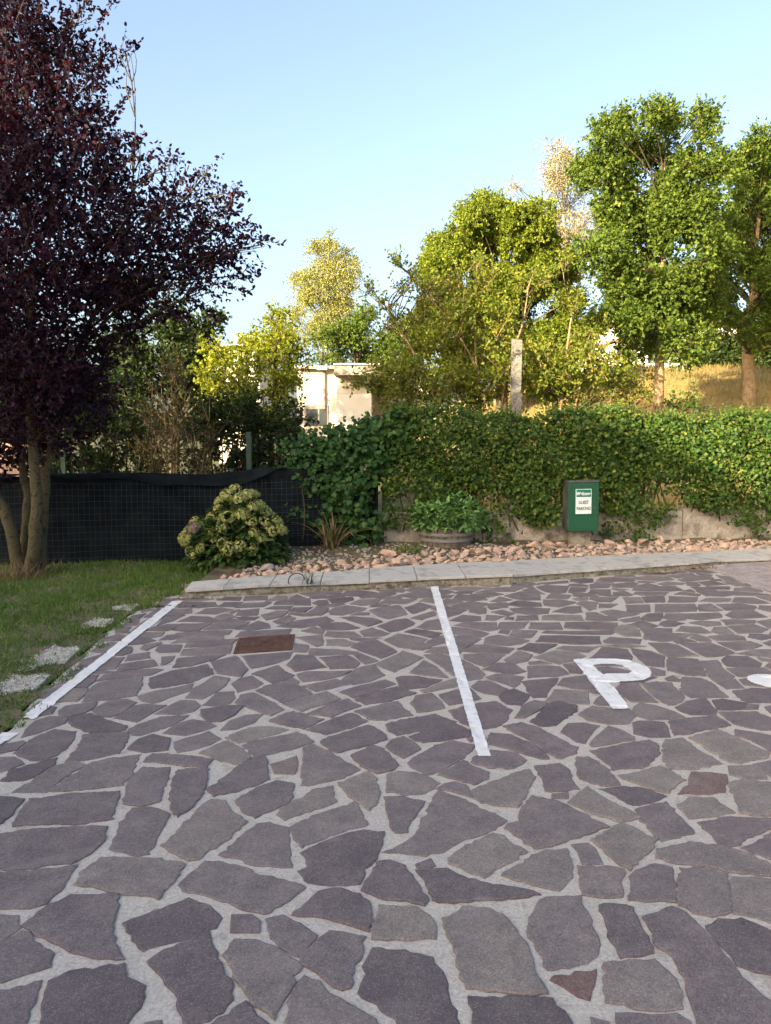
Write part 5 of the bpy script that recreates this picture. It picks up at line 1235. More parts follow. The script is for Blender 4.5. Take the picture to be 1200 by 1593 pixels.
# ------------------------------------------------------------------ purple plum tree
YT = 8.7
plum = tree_root('purple_plum_tree', 'dark purple leaved plum tree with several trunks on the lawn', 40, 890, YT, z=.01)
L0 = Vector(plum.location)
stems = [[(48, 895), (55, 840), (58, 770), (52, 700), (40, 560), (60, 380)], [(30, 895), (20, 840), (5, 790), (-18, 740), (-60, 620), (-120, 420)],
         [(62, 890), (66, 800), (72, 735), (90, 640), (130, 520), (190, 400)], [(40, 890), (38, 830), (44, 770), (30, 700), (10, 560), (-10, 300)]]
mb = MB(); tips = []
for k, st in enumerate(stems):
    pts = [at(u, v, YT + (k - 1.5) * .07 * (1 + i * .5)) - L0 for i, (u, v) in enumerate(st)]
    r = [(.085, .072, .064, .052, .034, .014), (.08, .066, .056, .046, .030, .012), (.072, .062, .055, .045, .028, .012), (.06, .05, .044, .04, .028, .012)][k]
    # refine
    q = []; rr = []
    for i in range(len(pts) - 1):
        for t in (0, .33, .66):
            q.append(pts[i].lerp(pts[i+1], t) + Vector((rs.gauss(0, .006), rs.gauss(0, .006), 0))); rr.append((r[i] * (1 - t) + r[i+1] * t) * rs.uniform(.93, 1.07))
    q.append(pts[-1]); rr.append(r[-1]); mb.tube(q, rr, 10); tips.append((q, rr))
mb.build('trunk', M['bark'], plum, True)
PC = [(60, 90, 70, .2, 1.0), (10, 60, 75, -.3, .9), (100, 65, 40, .3, .8), (-60, 40, 80, .3, .9), (90, 170, 75, -.2, 1.), (145, 115, 36, .1, .7), (20, 190, 95, 0, 1.1), (-60, 180, 80, .4, 1.1), (160, 225, 45, .0, .8),
      (110, 280, 90, -.2, 1.1), (10, 310, 110, -.3, 1.2), (195, 305, 48, .2, .85), (255, 325, 42, 0, .7), (-70, 330, 90, .4, 1.1), (180, 380, 85, -.2, 1.1), (270, 385, 60, 0, 1.0), (330, 345, 40, .1, .75), (60, 420, 110, -.4, 1.2), (-40, 450, 90, .1, 1.2),
      (320, 405, 42, 0, .9), (370, 375, 26, 0, .55), (350, 300, 20, 0, .4), (400, 382, 13, 0, .35), (150, 470, 80, 0, 1.1), (240, 455, 60, .1, 1.0), (310, 455, 38, 0, .75), (355, 430, 24, 0, .45), (30, 520, 95, -.3, 1.2), (110, 560, 60, .0, .9),
      (-40, 580, 85, .0, 1.1), (50, 610, 65, .2, .85), (185, 535, 45, .1, .8), (10, 660, 50, -.2, .9), (90, 640, 45, -.3, .8), (60, 680, 38, -.35, .6), (-30, 690, 40, -.35, .7), (130, 610, 45, -.1, .8), (20, 570, 70, -.4, 1.0), (80, 580, 70, -.4, 1.0), (40, 640, 40, -.45, .8), (100, 610, 40, -.4, .8), (160, 590, 35, 0, .6), (40, 700, 40, .2, .9), (100, 690, 32, .2, .8), (0, 710, 38, .2, .9), (140, 655, 30, .2, .7), (60, 650, 50, .3, 1.), (-20, 640, 60, .2, 1.), (275, 300, 22, 0, .5), (320, 270, 14, 0, .4), (265, 255, 14, 0, .3), (125, 15, 20, .1, .5), (40, -40, 60, 0, .8), (-30, -60, 80, 0, .8), (195, 80, 16, 0, .4), (205, 240, 22, 0, .5)]
pc = clump_px(PC, YT, 1.25)
mb = MB()
for (c, r, d) in pc:
    c = Vector(c) - L0; best = min(((c - p).length + max(0, p.z - c.z + .5 * (c - p).xy.length) * 1.5, i_, p, rr_) for i_, (q, rl) in enumerate(tips) for p, rr_ in zip(q[5:], rl[5:]))
    pts = limb_tube(mb, best[2], c, min(.03, best[3] * .7), .007, -.08, 5, 5, .06)
    for k in range(5):
        e = c + Vector((rs.gauss(0, 1), rs.gauss(0, 1), rs.gauss(.3, 1))).normalized() * r[0] * .95; limb_tube(mb, pts[3 + k % 3], e, .007, .0025, 0, 4, 3, .08)
mb.build('branches', M['bark'], plum, True)
crown('crown', plum, pc, 720, .21, 8, .056, M['plumleaf'], LEAF6, M['twig'], .0035, .35, .3, up=.55, out=.7, wander=.55)
# leafy shoots reaching out of the crown
SH = [(365, 372, 438, 379), (340, 395, 405, 424), (320, 440, 388, 455), (272, 310, 274, 248), (318, 310, 322, 262), (180, 110, 204, 62), (150, 50, 178, 2), (225, 290, 238, 230), (300, 470, 346, 500), (345, 330, 380, 298), (350, 340, 372, 285), (300, 420, 372, 400), (250, 470, 300, 520), (120, 40, 140, -20), (200, 250, 222, 205), (330, 360, 400, 350), (90, 20, 105, -30), (270, 480, 330, 530), (175, 180, 208, 140), (350, 410, 395, 440), (150, 120, 165, 60), (290, 330, 300, 275)]
SP, SD = [], []; mb = MB()
for u0, v0, u1, v1 in SH:
    dy = rs.uniform(-.3, .3); a = at(u0, v0, YT + dy); b = at(u1, v1, YT + dy + rs.uniform(-.15, .15)); m1 = (a + b) / 2 + Vector((0, 0, .06 * (b - a).length + .02)); L_ = (b - a).length
    pts = [a * (1 - t) ** 2 + m1 * 2 * t * (1 - t) + b * t * t for t in np.linspace(0, 1, 8)]; mb.tube([q - L0 for q in pts], [.005 - .0035 * i / 7 for i in range(8)], 4)
    for k in range(int(L_ * 95) + 8):
        t = rs.random(); q = a * (1 - t) ** 2 + m1 * 2 * t * (1 - t) + b * t * t; SP.append(q - L0 + Vector((rs.gauss(0, .018), rs.gauss(0, .018), rs.gauss(0, .018)))); SD.append((b - a).normalized() * .5 + Vector((rs.gauss(0, .6), rs.gauss(0, .6), rs.gauss(-.1, .6))))
tag(mb.build('shoots', M['twig'], plum), kind='stuff')
SP = np.array([q[:] for q in SP]); SD = np.array([q[:] for q in SD]); leaves('shoot_leaves', SP, SD, unit(len(SP)) + np.array([0, 0, .3]), .056 * (.6 + .6 * RNG.random(len(SP))), M['plumleaf'], plum, LEAF6)
# dry weeds round the foot of the trunks
o = tag(empty('dry_weed_tuft', tuple(L0 + Vector((.05, -.25, 0)))), 'tuft of dry straw coloured stalks at the foot of the purple tree', 'weeds')
M['straw'] = leaf_mat('straw', [(0, (.10, .07, .04)), (.5, (.20, .14, .08)), (1, (.30, .22, .13))], .2, .8)
BLADE = (np.array([(-.5, 0, 0), (.5, 0, 0), (.32, .55, .06), (-.32, .55, .06), (0, 1, .22)], float), None)
def blades(name, C, D, N, H, W, mat, parent=None, rnd=None):
    """grass blade: a tapering bent strip of one quad and a tip"""
    n = len(C); D = nrm(D); side = nrm(np.cross(D, N)); Nn = np.cross(side, D)
    T = BLADE[0]; H = np.broadcast_to(H, (n,))[:, None, None]; W = np.broadcast_to(W, (n,))[:, None, None]
    V = C[:, None] + W * T[None, :, 0:1] * side[:, None] + H * (T[None, :, 1:2] * D[:, None] + T[None, :, 2:3] * Nn[:, None])
    b = np.arange(n)[:, None] * 5; F3 = np.concatenate([b + np.array([[0, 1, 2]]), b + np.array([[0, 2, 3]]), b + np.array([[3, 2, 4]])])
    r = RNG.random(n) if rnd is None else rnd
    return bulk(name, V.reshape(-1, 3), F3, 3, mat, parent, np.repeat(r, 5))
def tuft(root, n, spread, h, w, mat, lean=.45, name='blade_cluster'):
    C = np.stack([RNG.normal(0, spread, n), RNG.normal(0, spread, n), np.zeros(n)], 1); D = nrm(np.array([0, 0, 1.]) + np.concatenate([RNG.normal(0, lean, (n, 2)), np.zeros((n, 1))], 1))
    return tag(blades(name, C, D, unit(n), h * (.5 + .7 * RNG.random(n)), w, mat, root), kind='stuff')
tuft(o, 300, .17, .30, .008, M['straw'], .6, 'stalks')

# ------------------------------------------------------------------ lawn grass
M['grass'] = leaf_mat('grass_blade', [(0, (.052, .10, .018)), (.45, (.095, .18, .034)), (.8, (.165, .245, .05)), (.92, (.33, .27, .10)), (1, (.42, .32, .15))], .25, .55)
GN = 120000
gu = RNG.random((GN * 2, 2)); gxx = -8.5 + gu[:, 0] * 7.3; gyy = 3.0 + gu[:, 1] ** 1.15 * 7.0
edge = np.interp(gyy, [p.y for p in LAWN_EDGE], [p.x for p in LAWN_EDGE])
PATCH = [((22, 1062), .34, .20), ((75, 1020), .30, .30), ((150, 969), .26, .17), ((190, 945), .24, .13)]
patchc = [(gp(*c, .02), a, b) for c, a, b in PATCH]
nse = np.sin(gxx * 7.1 + 1.3 * np.sin(gyy * 5)) * np.sin(gyy * 6.3 + np.sin(gxx * 4)) * .5 + .5
jag = .05 * np.sin(gyy * 9) + .04 * np.sin(gyy * 23 + 1)
ok = (gxx < edge + .05 + jag) & (gyy < np.interp(gxx, NFX, NFY) + .1) & (RNG.random(GN * 2) < .22 + .78 * nse)
ok &= ~((gxx > -1.95) & (gyy > 7.75))
for c, a, b in patchc: ok &= ((gxx - c.x) / (a * .9)) ** 2 + ((gyy - c.y) / (b * .9)) ** 2 > .95 * RNG.random(GN * 2) ** .8 * (.5 + .6 * np.sin(gxx * 13 + 4 * np.sin(gyy * 11)))
gxx, gyy = gxx[ok], gyy[ok]; n = len(gxx)
C = np.stack([gxx, gyy, lawn_z(gxx, gyy) - .004], 1); D = nrm(np.array([0, 0, 1.]) + np.concatenate([RNG.normal(0, .55, (n, 2)), np.zeros((n, 1))], 1))
dry = smooth(-3.0, -4.2, gxx) * 0 + .6 * np.exp(-((gxx + 4.0) ** 2 / .8 + (gyy - 8.2) ** 2 / .7)) + smooth(.4, .9, np.sin(gxx * 1.9 + 2) * np.sin(gyy * 1.4 + .5) * .5 + .5)
gr = blades('grass', C, D, unit(n), (.022 + .042 * RNG.random(n) ** 1.5) * (.75 + .5 * smooth(4, 8, gyy)), .006 + .004 * RNG.random(n), M['grass'], None, np.clip(RNG.random(n) ** 1.3 * .8 + dry * .35 * RNG.random(n), 0, 1))
tag(gr, 'short green lawn grass with dry straw patches', 'grass', kind='stuff')

# ------------------------------------------------------------------ gravel patches in the lawn, pebbles, rocks
def rock_mesh(name, seed, mat, flat=.7, sub=2, rough=.18):
    r_ = random.Random(seed); bm = bmesh.new(); bmesh.ops.create_icosphere(bm, subdivisions=sub, radius=1.0)
    cut = [(Vector((r_.gauss(0, 1), r_.gauss(0, 1), r_.gauss(0, 1))).normalized(), r_.uniform(.45, .8)) for _ in range(11)]
    for v in bm.verts:
        for n_, d in cut:
            e = v.co.dot(n_) - d
            if e > 0: v.co -= n_ * e * .97
        v.co += Vector((r_.gauss(0, 1), r_.gauss(0, 1), r_.gauss(0, 1))) * rough * .14
        v.co.z *= flat
    me = bpy.data.meshes.new(name); bm.to_mesh(me); bm.free(); me.materials.append(mat); return me
pebV = []; ico = bmesh.new(); bmesh.ops.create_icosphere(ico, subdivisions=1, radius=1.0)
icoV = np.array([v.co[:] for v in ico.verts]); icoF = np.array([[v.index for v in f.verts] for f in ico.faces]); ico.free()
def pebbles(name, P, R, mat, label, parent=None):
    n = len(P); k = len(icoV); J = 1 + .22 * RNG.normal(size=(n, k, 1)); S = np.stack([R * (.8 + .5 * RNG.random(n)), R * (.8 + .5 * RNG.random(n)), R * .65], 1)[:, None, :]
    V = P[:, None] + icoV[None] * J * S; Fa = (np.arange(n)[:, None, None] * k + icoF[None]).reshape(-1, 3)
    o = bulk(name, V.reshape(-1, 3), Fa, 3, mat, parent); 
    return tag(o, label, kind='stuff')
for k, ((c, a, b), lab) in enumerate(zip(patchc, ('gritty white slab sunk in the grass, nearest of four beside the paving', 'long gritty white slab sunk in the grass, second from the camera', 'small gritty white slab sunk in the grass, third from the camera', 'farthest small gritty white slab in the grass, near the kerb end'))):
    n = 1500; t = RNG.random(n) * 6.283; r = RNG.random(n) ** .6 * (1 + .28 * np.sin(3 * t + k) + .15 * np.sin(7 * t))
    x = c.x + a * r * np.cos(t); y = c.y + b * r * np.sin(t)
    ok_ = x < np.interp(y, [p.y for p in LAWN_EDGE], [p.x for p in LAWN_EDGE]) - .04 - .05 * RNG.random(n); x, y = x[ok_], y[ok_]; n = len(x)
    sl = tag(empty('stepping_slab', (c.x, c.y, 0)), lab, 'slab', 'gritty slabs sunk in the lawn', 'thing')
    outl = []
    for q in np.linspace(0, 2 * math.pi, 37)[:-1]:
        rr2 = .86 * (1 + .16 * math.sin(3 * q + k) + .08 * math.sin(7 * q + 1)) + rs.gauss(0, .02); xx, yy = a * rr2 * math.cos(q), b * rr2 * math.sin(q); lim_ = float(np.interp(c.y + yy, [p.y for p in LAWN_EDGE], [p.x for p in LAWN_EDGE])) - .05 - c.x; outl.append((min(xx, lim_), yy))
    zt_ = float(lawn_z(np.array(c.x), np.array(c.y))) + .004; MB().prism(outl, -.02, zt_).build('slab_body', M['pebble'], sl)
    pebbles('surface_grit', np.stack([x - c.x, y - c.y, np.full(n, zt_ + .001)], 1), .003 + .006 * RNG.random(n) ** 2, M['pebble'], None, sl)
n = 3200; x = RNG.uniform(-1.6, 8.6, n); t = RNG.beta(1.2, 1.6, n); y = np.interp(x, kbx, kby) + .05 + t * (10.0 + .1 * x - np.interp(x, kbx, kby))
pebbles('gravel', np.stack([x, y, bed_z(x, y) + .005], 1), .010 + .016 * RNG.random(n), M['rockw'], 'small pale gravel scattered behind the kerb slabs')
pink = [rock_mesh('rock_shape', k, M['rock'], .62) for k in range(9)]; pale = [rock_mesh('rock_shape', 40 + k, M['rockw'], .62) for k in range(4)]
placed = []
def rock_label(x, y, R):
    u = 600 + x / y * 1197; big = 'large' if R > .085 else ('small' if R < .055 else 'mid sized')
    row = 'front' if y < kback(x) + .2 else 'back'
    for lim, w in ((395, 'beside the hydrangea bush'), (470, 'right of the hydrangea bush'), (560, 'around the iris clump'), (640, 'left of the barrel planter'), (755, 'in front of the barrel planter'), (860, 'between barrel planter and cabinet'), (945, 'below the green cabinet'), (1040, 'just right of the cabinet'), (1130, 'before the green strap leaved tuft'), (9999, 'between strap leaved tuft and picture edge')):
        if u < lim: return '%s salmon pink rock %s, %s row' % (big, w, row)
def put_rock(x, y, R, lab=None, grp='pink rocks along the kerb', meshes=None):
    lab = lab or rock_label(x, y, R)
    me = rs.choice(meshes or (pink if rs.random() < .92 else pale))
    o = link('rock', me); o.location = (x, y, float(bed_z(np.array(x), np.array(y))) + R * .36); s = R
    o.scale = (s * rs.uniform(.95, 1.35), s * rs.uniform(.8, 1.1), s * rs.uniform(.8, 1.15)); o.rotation_euler = (rs.gauss(0, .25), rs.gauss(0, .25), rs.uniform(0, 6.28))
    tag(o, lab, 'rock', grp); placed.append((x, y, R))
tries = 0
while len(placed) < 285 and tries < 14000:
    tries += 1
    x = rs.uniform(-1.75, 8.2); wid = float(np.interp(x, [-1.8, -1.2, -.3, 1.0, 2.5, 8], [.22, .45, .62, .72, .62, .5])); t = rs.random() ** 1.2
    y = kback(x) + .06 + t * wid; R = rs.choice((.04, .045, .05, .06, .07, .09)) * rs.uniform(.85, 1.15) * float(np.interp(x, [-1.8, -.5, 1.5, 3.0, 8], [.9, 1.15, 1.2, .95, .95]))
    if y > fence_y(x) - .2: continue
    if all((x - a) ** 2 + (y - b) ** 2 > ((R + c) * .82) ** 2 for a, b, c in placed): put_rock(x, y, R)

# ------------------------------------------------------------------ ivy hedge over the wire fence
hd = tag(empty('ivy_hedge', along(3, 0, .6)), 'dense green ivy hedge over the wire fence behind the cabinet', 'hedge')
def hedge_leaves(n, x0, x1, zlo, zhi, thick, holes=True):
    x = RNG.uniform(x0, x1, n); t = RNG.random(n); lo = zlo(x); hi = zhi(x); z = lo + (hi - lo) * t
    puff = .10 * np.sin(x * 4.3 + z * 3) * np.sin(z * 5.1 + x) + .07 * np.sin(x * 9.7 + z * 7.7 + 1)
    edge_ = np.minimum(1, (hi - z) / .25); d = np.abs(RNG.normal(0, .16, n)); front = RNG.random(n) < .68
    y = 10.25 + .1 * x + np.where(front, -(thick * np.sqrt(np.clip(edge_, 0, 1)) + puff) + d, RNG.uniform(-.2, thick, n))
    den = .5 + .5 * np.sin(x * 3.1 + 2.0 * np.sin(z * 4.0)) * np.sin(z * 6.3 + x * 2.2)
    low = 1 - smooth(.0, .55, (z - lo)); keep = RNG.random(n) < np.clip(.55 + .6 * den - .55 * low, .12, 1)
    cx_ = cab.location.x; keep &= ~((np.abs(x - cx_) < cw * .62) & (z < cab.location.z + ch + .03) & (y < 10.32))
    return x[keep], y[keep], z[keep]
HT = lambda x: 1.93 + .05 * np.sin(x * 2.7) + .035 * np.sin(x * 8.1 + 1) - .02 * np.clip(x - 3, 0, 4)
HL = lambda x: .60 + .12 * np.sin(x * 1.9 + .6) + .10 * np.sin(x * 5.3)
x, y, z = hedge_leaves(92000, -.02, 9.2, HL, HT, .30)
n = len(x); P = np.stack([x, y, z], 1) - np.array(hd.location)
D = nrm(np.stack([RNG.normal(0, .7, n), RNG.normal(-.35, .5, n), RNG.normal(-.25, .7, n)], 1)); N = nrm(np.stack([RNG.normal(0, .6, n), RNG.normal(-.7, .5, n), RNG.normal(.6, .5, n)], 1))
leaves('foliage', P, D, N, .043 * (.6 + .75 * RNG.random(n)), M['hedgeleaf'], hd, LOBE6)
# loose shoots standing above the clipped top and trailing over the wall
m_ = 900; xs_ = RNG.uniform(0, 9, m_); S = np.stack([xs_, fence_y(0) + .1 * xs_ + RNG.normal(0, .16, m_), HT(xs_) - .03], 1); TD = nrm(np.stack([RNG.normal(0, .5, m_), RNG.normal(0, .4, m_), np.ones(m_)], 1)); LL = .06 + .16 * RNG.random(m_) ** 2
t = (np.arange(5)[None] + RNG.random((m_, 5))) / 5; P = (S[:, None] + TD[:, None] * (LL[:, None] * t)[..., None]).reshape(-1, 3) - np.array(hd.location); n = len(P)
leaves('shoots', P, unit(n) + np.array([0, 0, .3]), unit(n) + np.array([0, -.5, .5]), .045 * (.5 + .7 * RNG.random(n)), M['hedgeleaf'], hd, LEAF6, .35 + .65 * RNG.random(n))
trail = [(700, .9), (735, .9), (770, .8), (835, .35), (955, .7), (985, .9), (1005, .8), (1030, .5), (1165, .55), (1190, .8), (610, .5), (655, .5)]
PP = []
for u, ln in trail:
    xb = at(u, 780, 10.4).x
    for k in range(150):
        zz = .72 - ln * .62 * RNG.random(); PP.append((xb + RNG.normal(0, .10), fence_y(xb) - .16 - .12 * RNG.random() - .10 * max(0, .45 - zz), max(.22, zz)))
PP = np.array(PP); PP = PP[~((np.abs(PP[:, 0] - cab.location.x) < cw * .6))]; PP = PP - np.array(hd.location); n = len(PP)
leaves('trailing_shoots', PP, unit(n) + np.array([0, -.5, -.5]), unit(n) + np.array([0, -.9, .5]), .048 * (.55 + .7 * RNG.random(n)), M['hedgeleaf'], hd, LOBE6)
mb = MB()
for k in range(70):
    xx = rs.uniform(0, 9); a = along(xx, rs.uniform(-.12, .05), rs.uniform(.2, .55)) - hd.location; b = along(xx + rs.gauss(0, .3), rs.uniform(-.2, .15), rs.uniform(1.2, 1.8)) - hd.location; limb_tube(mb, a, b, .012, .004, 0, 5, 6, .08)
tag(mb.build('stems', M['bark'], hd), kind='stuff')

# big leaved climber at the end of the netting
vn = tag(empty('climbing_vine', (-.75, 9.9, .1)), 'broad leaved dark green vine climbing over the end of the netting fence', 'climbing plant')
VC = [(487, 706, 38, 0, .9), (527, 694, 38, 0, 1.), (572, 678, 34, .15, 1.), (620, 665, 32, .2, .9), (500, 735, 45, 0, .8), (560, 710, 50, .1, .9), (540, 770, 45, 0, .85), (570, 820, 35, 0, .7), (470, 780, 26, 0, .45), (445, 800, 18, -.1, .3), (510, 810, 30, 0, .5), (458, 694, 20, 0, .6), (600, 690, 40, .2, .7), (465, 735, 30, 0, .7), (550, 850, 20, 0, .4)]
vc = clump_px(VC, 10.0, .7)
P, D, S, TD, Ln = twig_points(vc, 1900, .14, 4, up=.05, out=.5)
n = len(P); leaves('foliage', P - np.array(vn.location), np.stack([RNG.normal(0, .5, n), RNG.normal(-.5, .3, n), RNG.normal(-.6, .4, n)], 1), np.stack([RNG.normal(0, .45, n), RNG.normal(-.7, .35, n), RNG.normal(.7, .4, n)], 1), .068 * (.55 + .7 * RNG.random(n)), M['vineleaf'], vn, LOBE6)
mb = MB()
for c, r, d in vc: limb_tube(mb, Vector((-.75 + rs.uniform(-.4, .6), 10.0, .1)) - vn.location, Vector(c) - vn.location, .012, .004, 0, 5, 6, .1)
for k in range(5):
    c, r, d = rs.choice(vc[:6]); a = Vector(c) - vn.location; pts = [a + Vector((-.1 * i * rs.uniform(.3, 1), -.05 * rs.random(), .12 * math.sin(i) - .05 * i)) for i in range(6)]; mb.tube(pts, .0035, 4)
tag(mb.build('stems', M['bark'], vn), kind='stuff')

# ------------------------------------------------------------------ hydrangea
hyc = gp(360, 886, .1); hyc.y += .45
hy = tag(empty('hydrangea_bush', (hyc.x, hyc.y, .05)), 'rounded hydrangea bush with faded yellow green flower heads by the kerb', 'bush')
R = .60; H = .92
M['hydleaf'] = leaf_mat('hydrangea_leaf', [(0, (.022, .050, .014)), (.6, (.045, .090, .024)), (1, (.10, .13, .035))], .22, .5)
M['hydhead'] = leaf_mat('hydrangea_floret', [(0, (.15, .18, .05)), (.45, (.27, .30, .095)), (.8, (.39, .39, .14)), (1, (.42, .37, .17))], .25, .7)
M['hydpurple'] = leaf_mat('purple_floret', [(0, (.16, .09, .12)), (1, (.32, .19, .24))], .25, .7)
n = 2600; u = unit(n); u[:, 2] = np.abs(u[:, 2]); rr_ = (.45 + .55 * RNG.random(n) ** .5)
P = u * np.array([R, R * .8, H * .88]) * rr_[:, None]; low = P[:, 2] < .12; P[low, 2] += .1 * RNG.random(low.sum())
leaves('leaves', P, nrm(u * .8 + np.array([0, 0, -.45]) + unit(n) * .5), nrm(u + np.array([0, 0, .7]) + unit(n) * .4), .095 * (.6 + .6 * RNG.random(n)), M['hydleaf'], hy, LEAF6)
def floret_head(name, seed, mat):
    n = 70; u = unit(n); u[:, 2] = np.abs(u[:, 2]) * .9 - .15; u = nrm(u); P = u * np.array([1, 1, .75]) * .07 * (.85 + .25 * RNG.random(n))[:, None]
    T = (np.array([(-.5, -.15, 0), (.15, -.5, .1), (.5, .15, 0), (-.15, .5, .1)], float), [(0, 1, 2, 3)])
    tmp = leaves(name, P, np.cross(u, unit(n)), u + .3 * unit(n), .030 * (.7 + .6 * RNG.random(n)), mat, None, T); me = tmp.data; bpy.data.objects.remove(tmp); return me
heads = [floret_head('floret_head', k, M['hydhead']) for k in range(5)]; ph = floret_head('floret_head', 9, M['hydpurple'])
spots = []; tr = 0
while len(spots) < 62 and tr < 9000:
    tr += 1; d = Vector((rs.gauss(0, 1), rs.gauss(-.35, 1), abs(rs.gauss(.15, .9)))).normalized()
    if d.z < .3 + .12 * d.x: continue
    bump_ = 1 + .10 * math.sin(d.x * 6 + 1) + .09 * math.sin(d.z * 9 + d.x * 3)
    if d.x > .55 and d.z < .45: continue
    p = Vector((d.x * R, d.y * R * .8, d.z * H * .93)) * bump_
    if all((p - q).length > .105 for q, _ in spots): spots.append((p, d))
for k, (p, d) in enumerate(spots):
    o = link('flower_head', heads[k % 5], hy); o.location = p; o.rotation_euler = (d + Vector((0, 0, .35))).to_track_quat('Z', 'Y').to_euler(); s = rs.uniform(.85, 1.25); o.scale = (s, s, s)
p = at(300, 822, hyc.y - .38) - Vector(hy.location); o = link('flower_head', ph, hy); o.location = p; o.rotation_euler = (.9, 0, 0); tag(o, 'single purplish flower head')
mb = MB()
for k in range(22): p, d = spots[(k * 3) % len(spots)]; limb_tube(mb, (rs.gauss(0, .08), rs.gauss(0, .08), 0), p * .96, .007, .004, 0, 5, 4, .06)
tag(mb.build('stems', M['barklit'], hy), kind='stuff')

# ------------------------------------------------------------------ half barrel planter and its plant
bc = gp(697, 853, .18); bc.y += .36; bz = float(bed_z(np.array(bc.x), np.array(bc.y)))
ba = tag(empty('barrel_planter', (bc.x, bc.y, bz - .02)), 'cut down wooden half barrel with grey hoops among the pink rocks', 'planter')
M['stave'] = rough_mat('old_stave', (.09, .07, .05), (.19, .155, .12), 12.0, None, 60, .9, .7, .006, .5)
M['hoop'] = plain('grey_hoop', (.18, .175, .17), .55)
RB, HB = .365, .24
for k in range(26):
    a0_, a1_ = 2 * math.pi * k / 26 + .012, 2 * math.pi * (k + 1) / 26 - .012; mb = MB(); dz = rs.uniform(-.006, .008)
    vs = []
    for z, rad in ((0, RB * .93), (HB + dz, RB)):
        for a, e in ((a0_, 0), (a1_, 0), (a1_, -.024), (a0_, -.024)): vs.append((math.cos(a) * (rad + e), math.sin(a) * (rad + e), z))
    mesh_obj('stave', vs, [(0,1,5,4),(1,2,6,5),(2,3,7,6),(3,0,4,7),(4,5,6,7),(3,2,1,0)], M['stave'], ba)
def ring(r0, z0, z1, th, seg=40):
    mb = MB()
    for k in range(seg):
        for rad, z in ((r0, z0), (r0 + th, z0), (r0 + th + .004, z1), (r0 + .004, z1)): a = 2 * math.pi * k / seg; mb.v.append(Vector((math.cos(a) * rad, math.sin(a) * rad, z)))
    for k in range(seg):
        j = (k + 1) % seg
        for q in range(4): mb.f.append((k*4 + q, j*4 + q, j*4 + (q+1) % 4, k*4 + (q+1) % 4))
    return mb
ring(RB * .955, .075, .115, .012).build('hoop', M['hoop'], ba); ring(RB * .985, .155, .19, .012).build('hoop', M['hoop'], ba)
MB().prism([(math.cos(t) * (RB - .03), math.sin(t) * (RB - .03)) for t in np.linspace(0, 2 * math.pi, 25)[:-1]], .0, HB - .04).build('soil', M['soil'], ba)
sg = tag(empty('sage_plant', (bc.x, bc.y, bz + HB - .05)), 'bushy sage green plant with long leaves growing in the barrel', 'plant')
SAGE6 = (LONG6[0] * np.array([1.5, 1, 1]), LONG6[1])
M['sage'] = leaf_mat('sage_leaf', [(0, (.06, .14, .035)), (.5, (.12, .24, .065)), (1, (.21, .34, .12))], .2, .6)
n = 760; u = unit(n); u[:, 2] = np.abs(u[:, 2]); base = u * np.array([.54, .44, .44]) * (.35 + .65 * RNG.random(n))[:, None] + np.array([0, 0, .05])
K = 8; dd = nrm(u[:, None] * .5 + np.array([0, -.15, .15]) + unit(n * K).reshape(n, K, 3) * .8)
P = np.repeat(base, K, 0) + unit(n * K) * .02; leaves('foliage', P, dd.reshape(-1, 3), nrm(unit(n * K) * .4 + np.array([0, -.3, 1.])), .105 * (.6 + .6 * RNG.random(n * K)), M['sage'], sg, SAGE6)
mb = MB()
for k in range(40): limb_tube(mb, (rs.gauss(0, .1), rs.gauss(0, .1), 0), base[k * 8], .006, .003, 0, 4, 3, .05)
tag(mb.build('stems', M['postgreen'], sg), kind='stuff')

# ------------------------------------------------------------------ strap leaved plants and tufts
M['irisgreen'] = leaf_mat('iris_green', [(0, (.05, .09, .03)), (1, (.11, .16, .055))], .2, .5)
M['irisdry'] = leaf_mat('iris_dry', [(0, (.16, .10, .05)), (.6, (.28, .18, .10)), (1, (.36, .26, .16))], .15, .7)
def strap(root, n, L, w, mat, name, spread=.5, arch=1.0):
    V = []; Fq = []
    for k in range(n):
        a = rs.uniform(0, 6.28); lean = rs.uniform(.15, 1) * spread; l = L * rs.uniform(.55, 1.1); ww = w * rs.uniform(.7, 1.2); d = Vector((math.cos(a), math.sin(a) * .8, 0)); s = Vector((-d.y, d.x, 0)); k0_ = len(V)
        b = Vector((rs.gauss(0, .03), rs.gauss(0, .03), 0))
        for i in range(7):
            t = i / 6; p = b + d * (lean * l * t * (1 + .5 * t)) + Vector((0, 0, l * (t - arch * lean * .62 * t * t * t))); e = ww * (1 - t ** 2.2) + .0008
            V += [p - s * e + Vector((0, 0, .15 * e)), p, p + s * e + Vector((0, 0, .15 * e))]
        for i in range(6):
            for j in (0, 1): q = k0_ + i * 3 + j; Fq.append((q, q + 1, q + 4, q + 3))
    return bulk(name, np.array([v[:] for v in V]), np.array(Fq), 4, mat, root, np.repeat(RNG.random(n), 21), True)
ip = gp(517, 862, .12)
o = tag(empty('iris_clump', (ip.x, ip.y, bed_z(np.array(ip.x), np.array(ip.y)) - .01)), 'drooping clump of half dried strap leaves beside the vine', 'plant')
strap(o, 34, .62, .014, M['irisdry'], 'dry_leaves', .95, 1.2); strap(o, 16, .56, .012, M['irisgreen'], 'green_leaves', .6, .9)
for (u, v, lab, L, n_) in ((480, 905, 'small grass tuft growing in a joint of the kerb slabs', .17, 14), (1087, 838, 'bright green strap leaved tuft at the wall right of the cabinet', .27, 46)):
    q = gp(u, v, .12); o = tag(empty('grass_tuft', (q.x, q.y, .10 if u < 600 else float(bed_z(np.array(q.x), np.array(q.y))))), lab, 'plant'); strap(o, n_, L, .007, M['irisgreen'], 'blade_cluster', .55, .9)
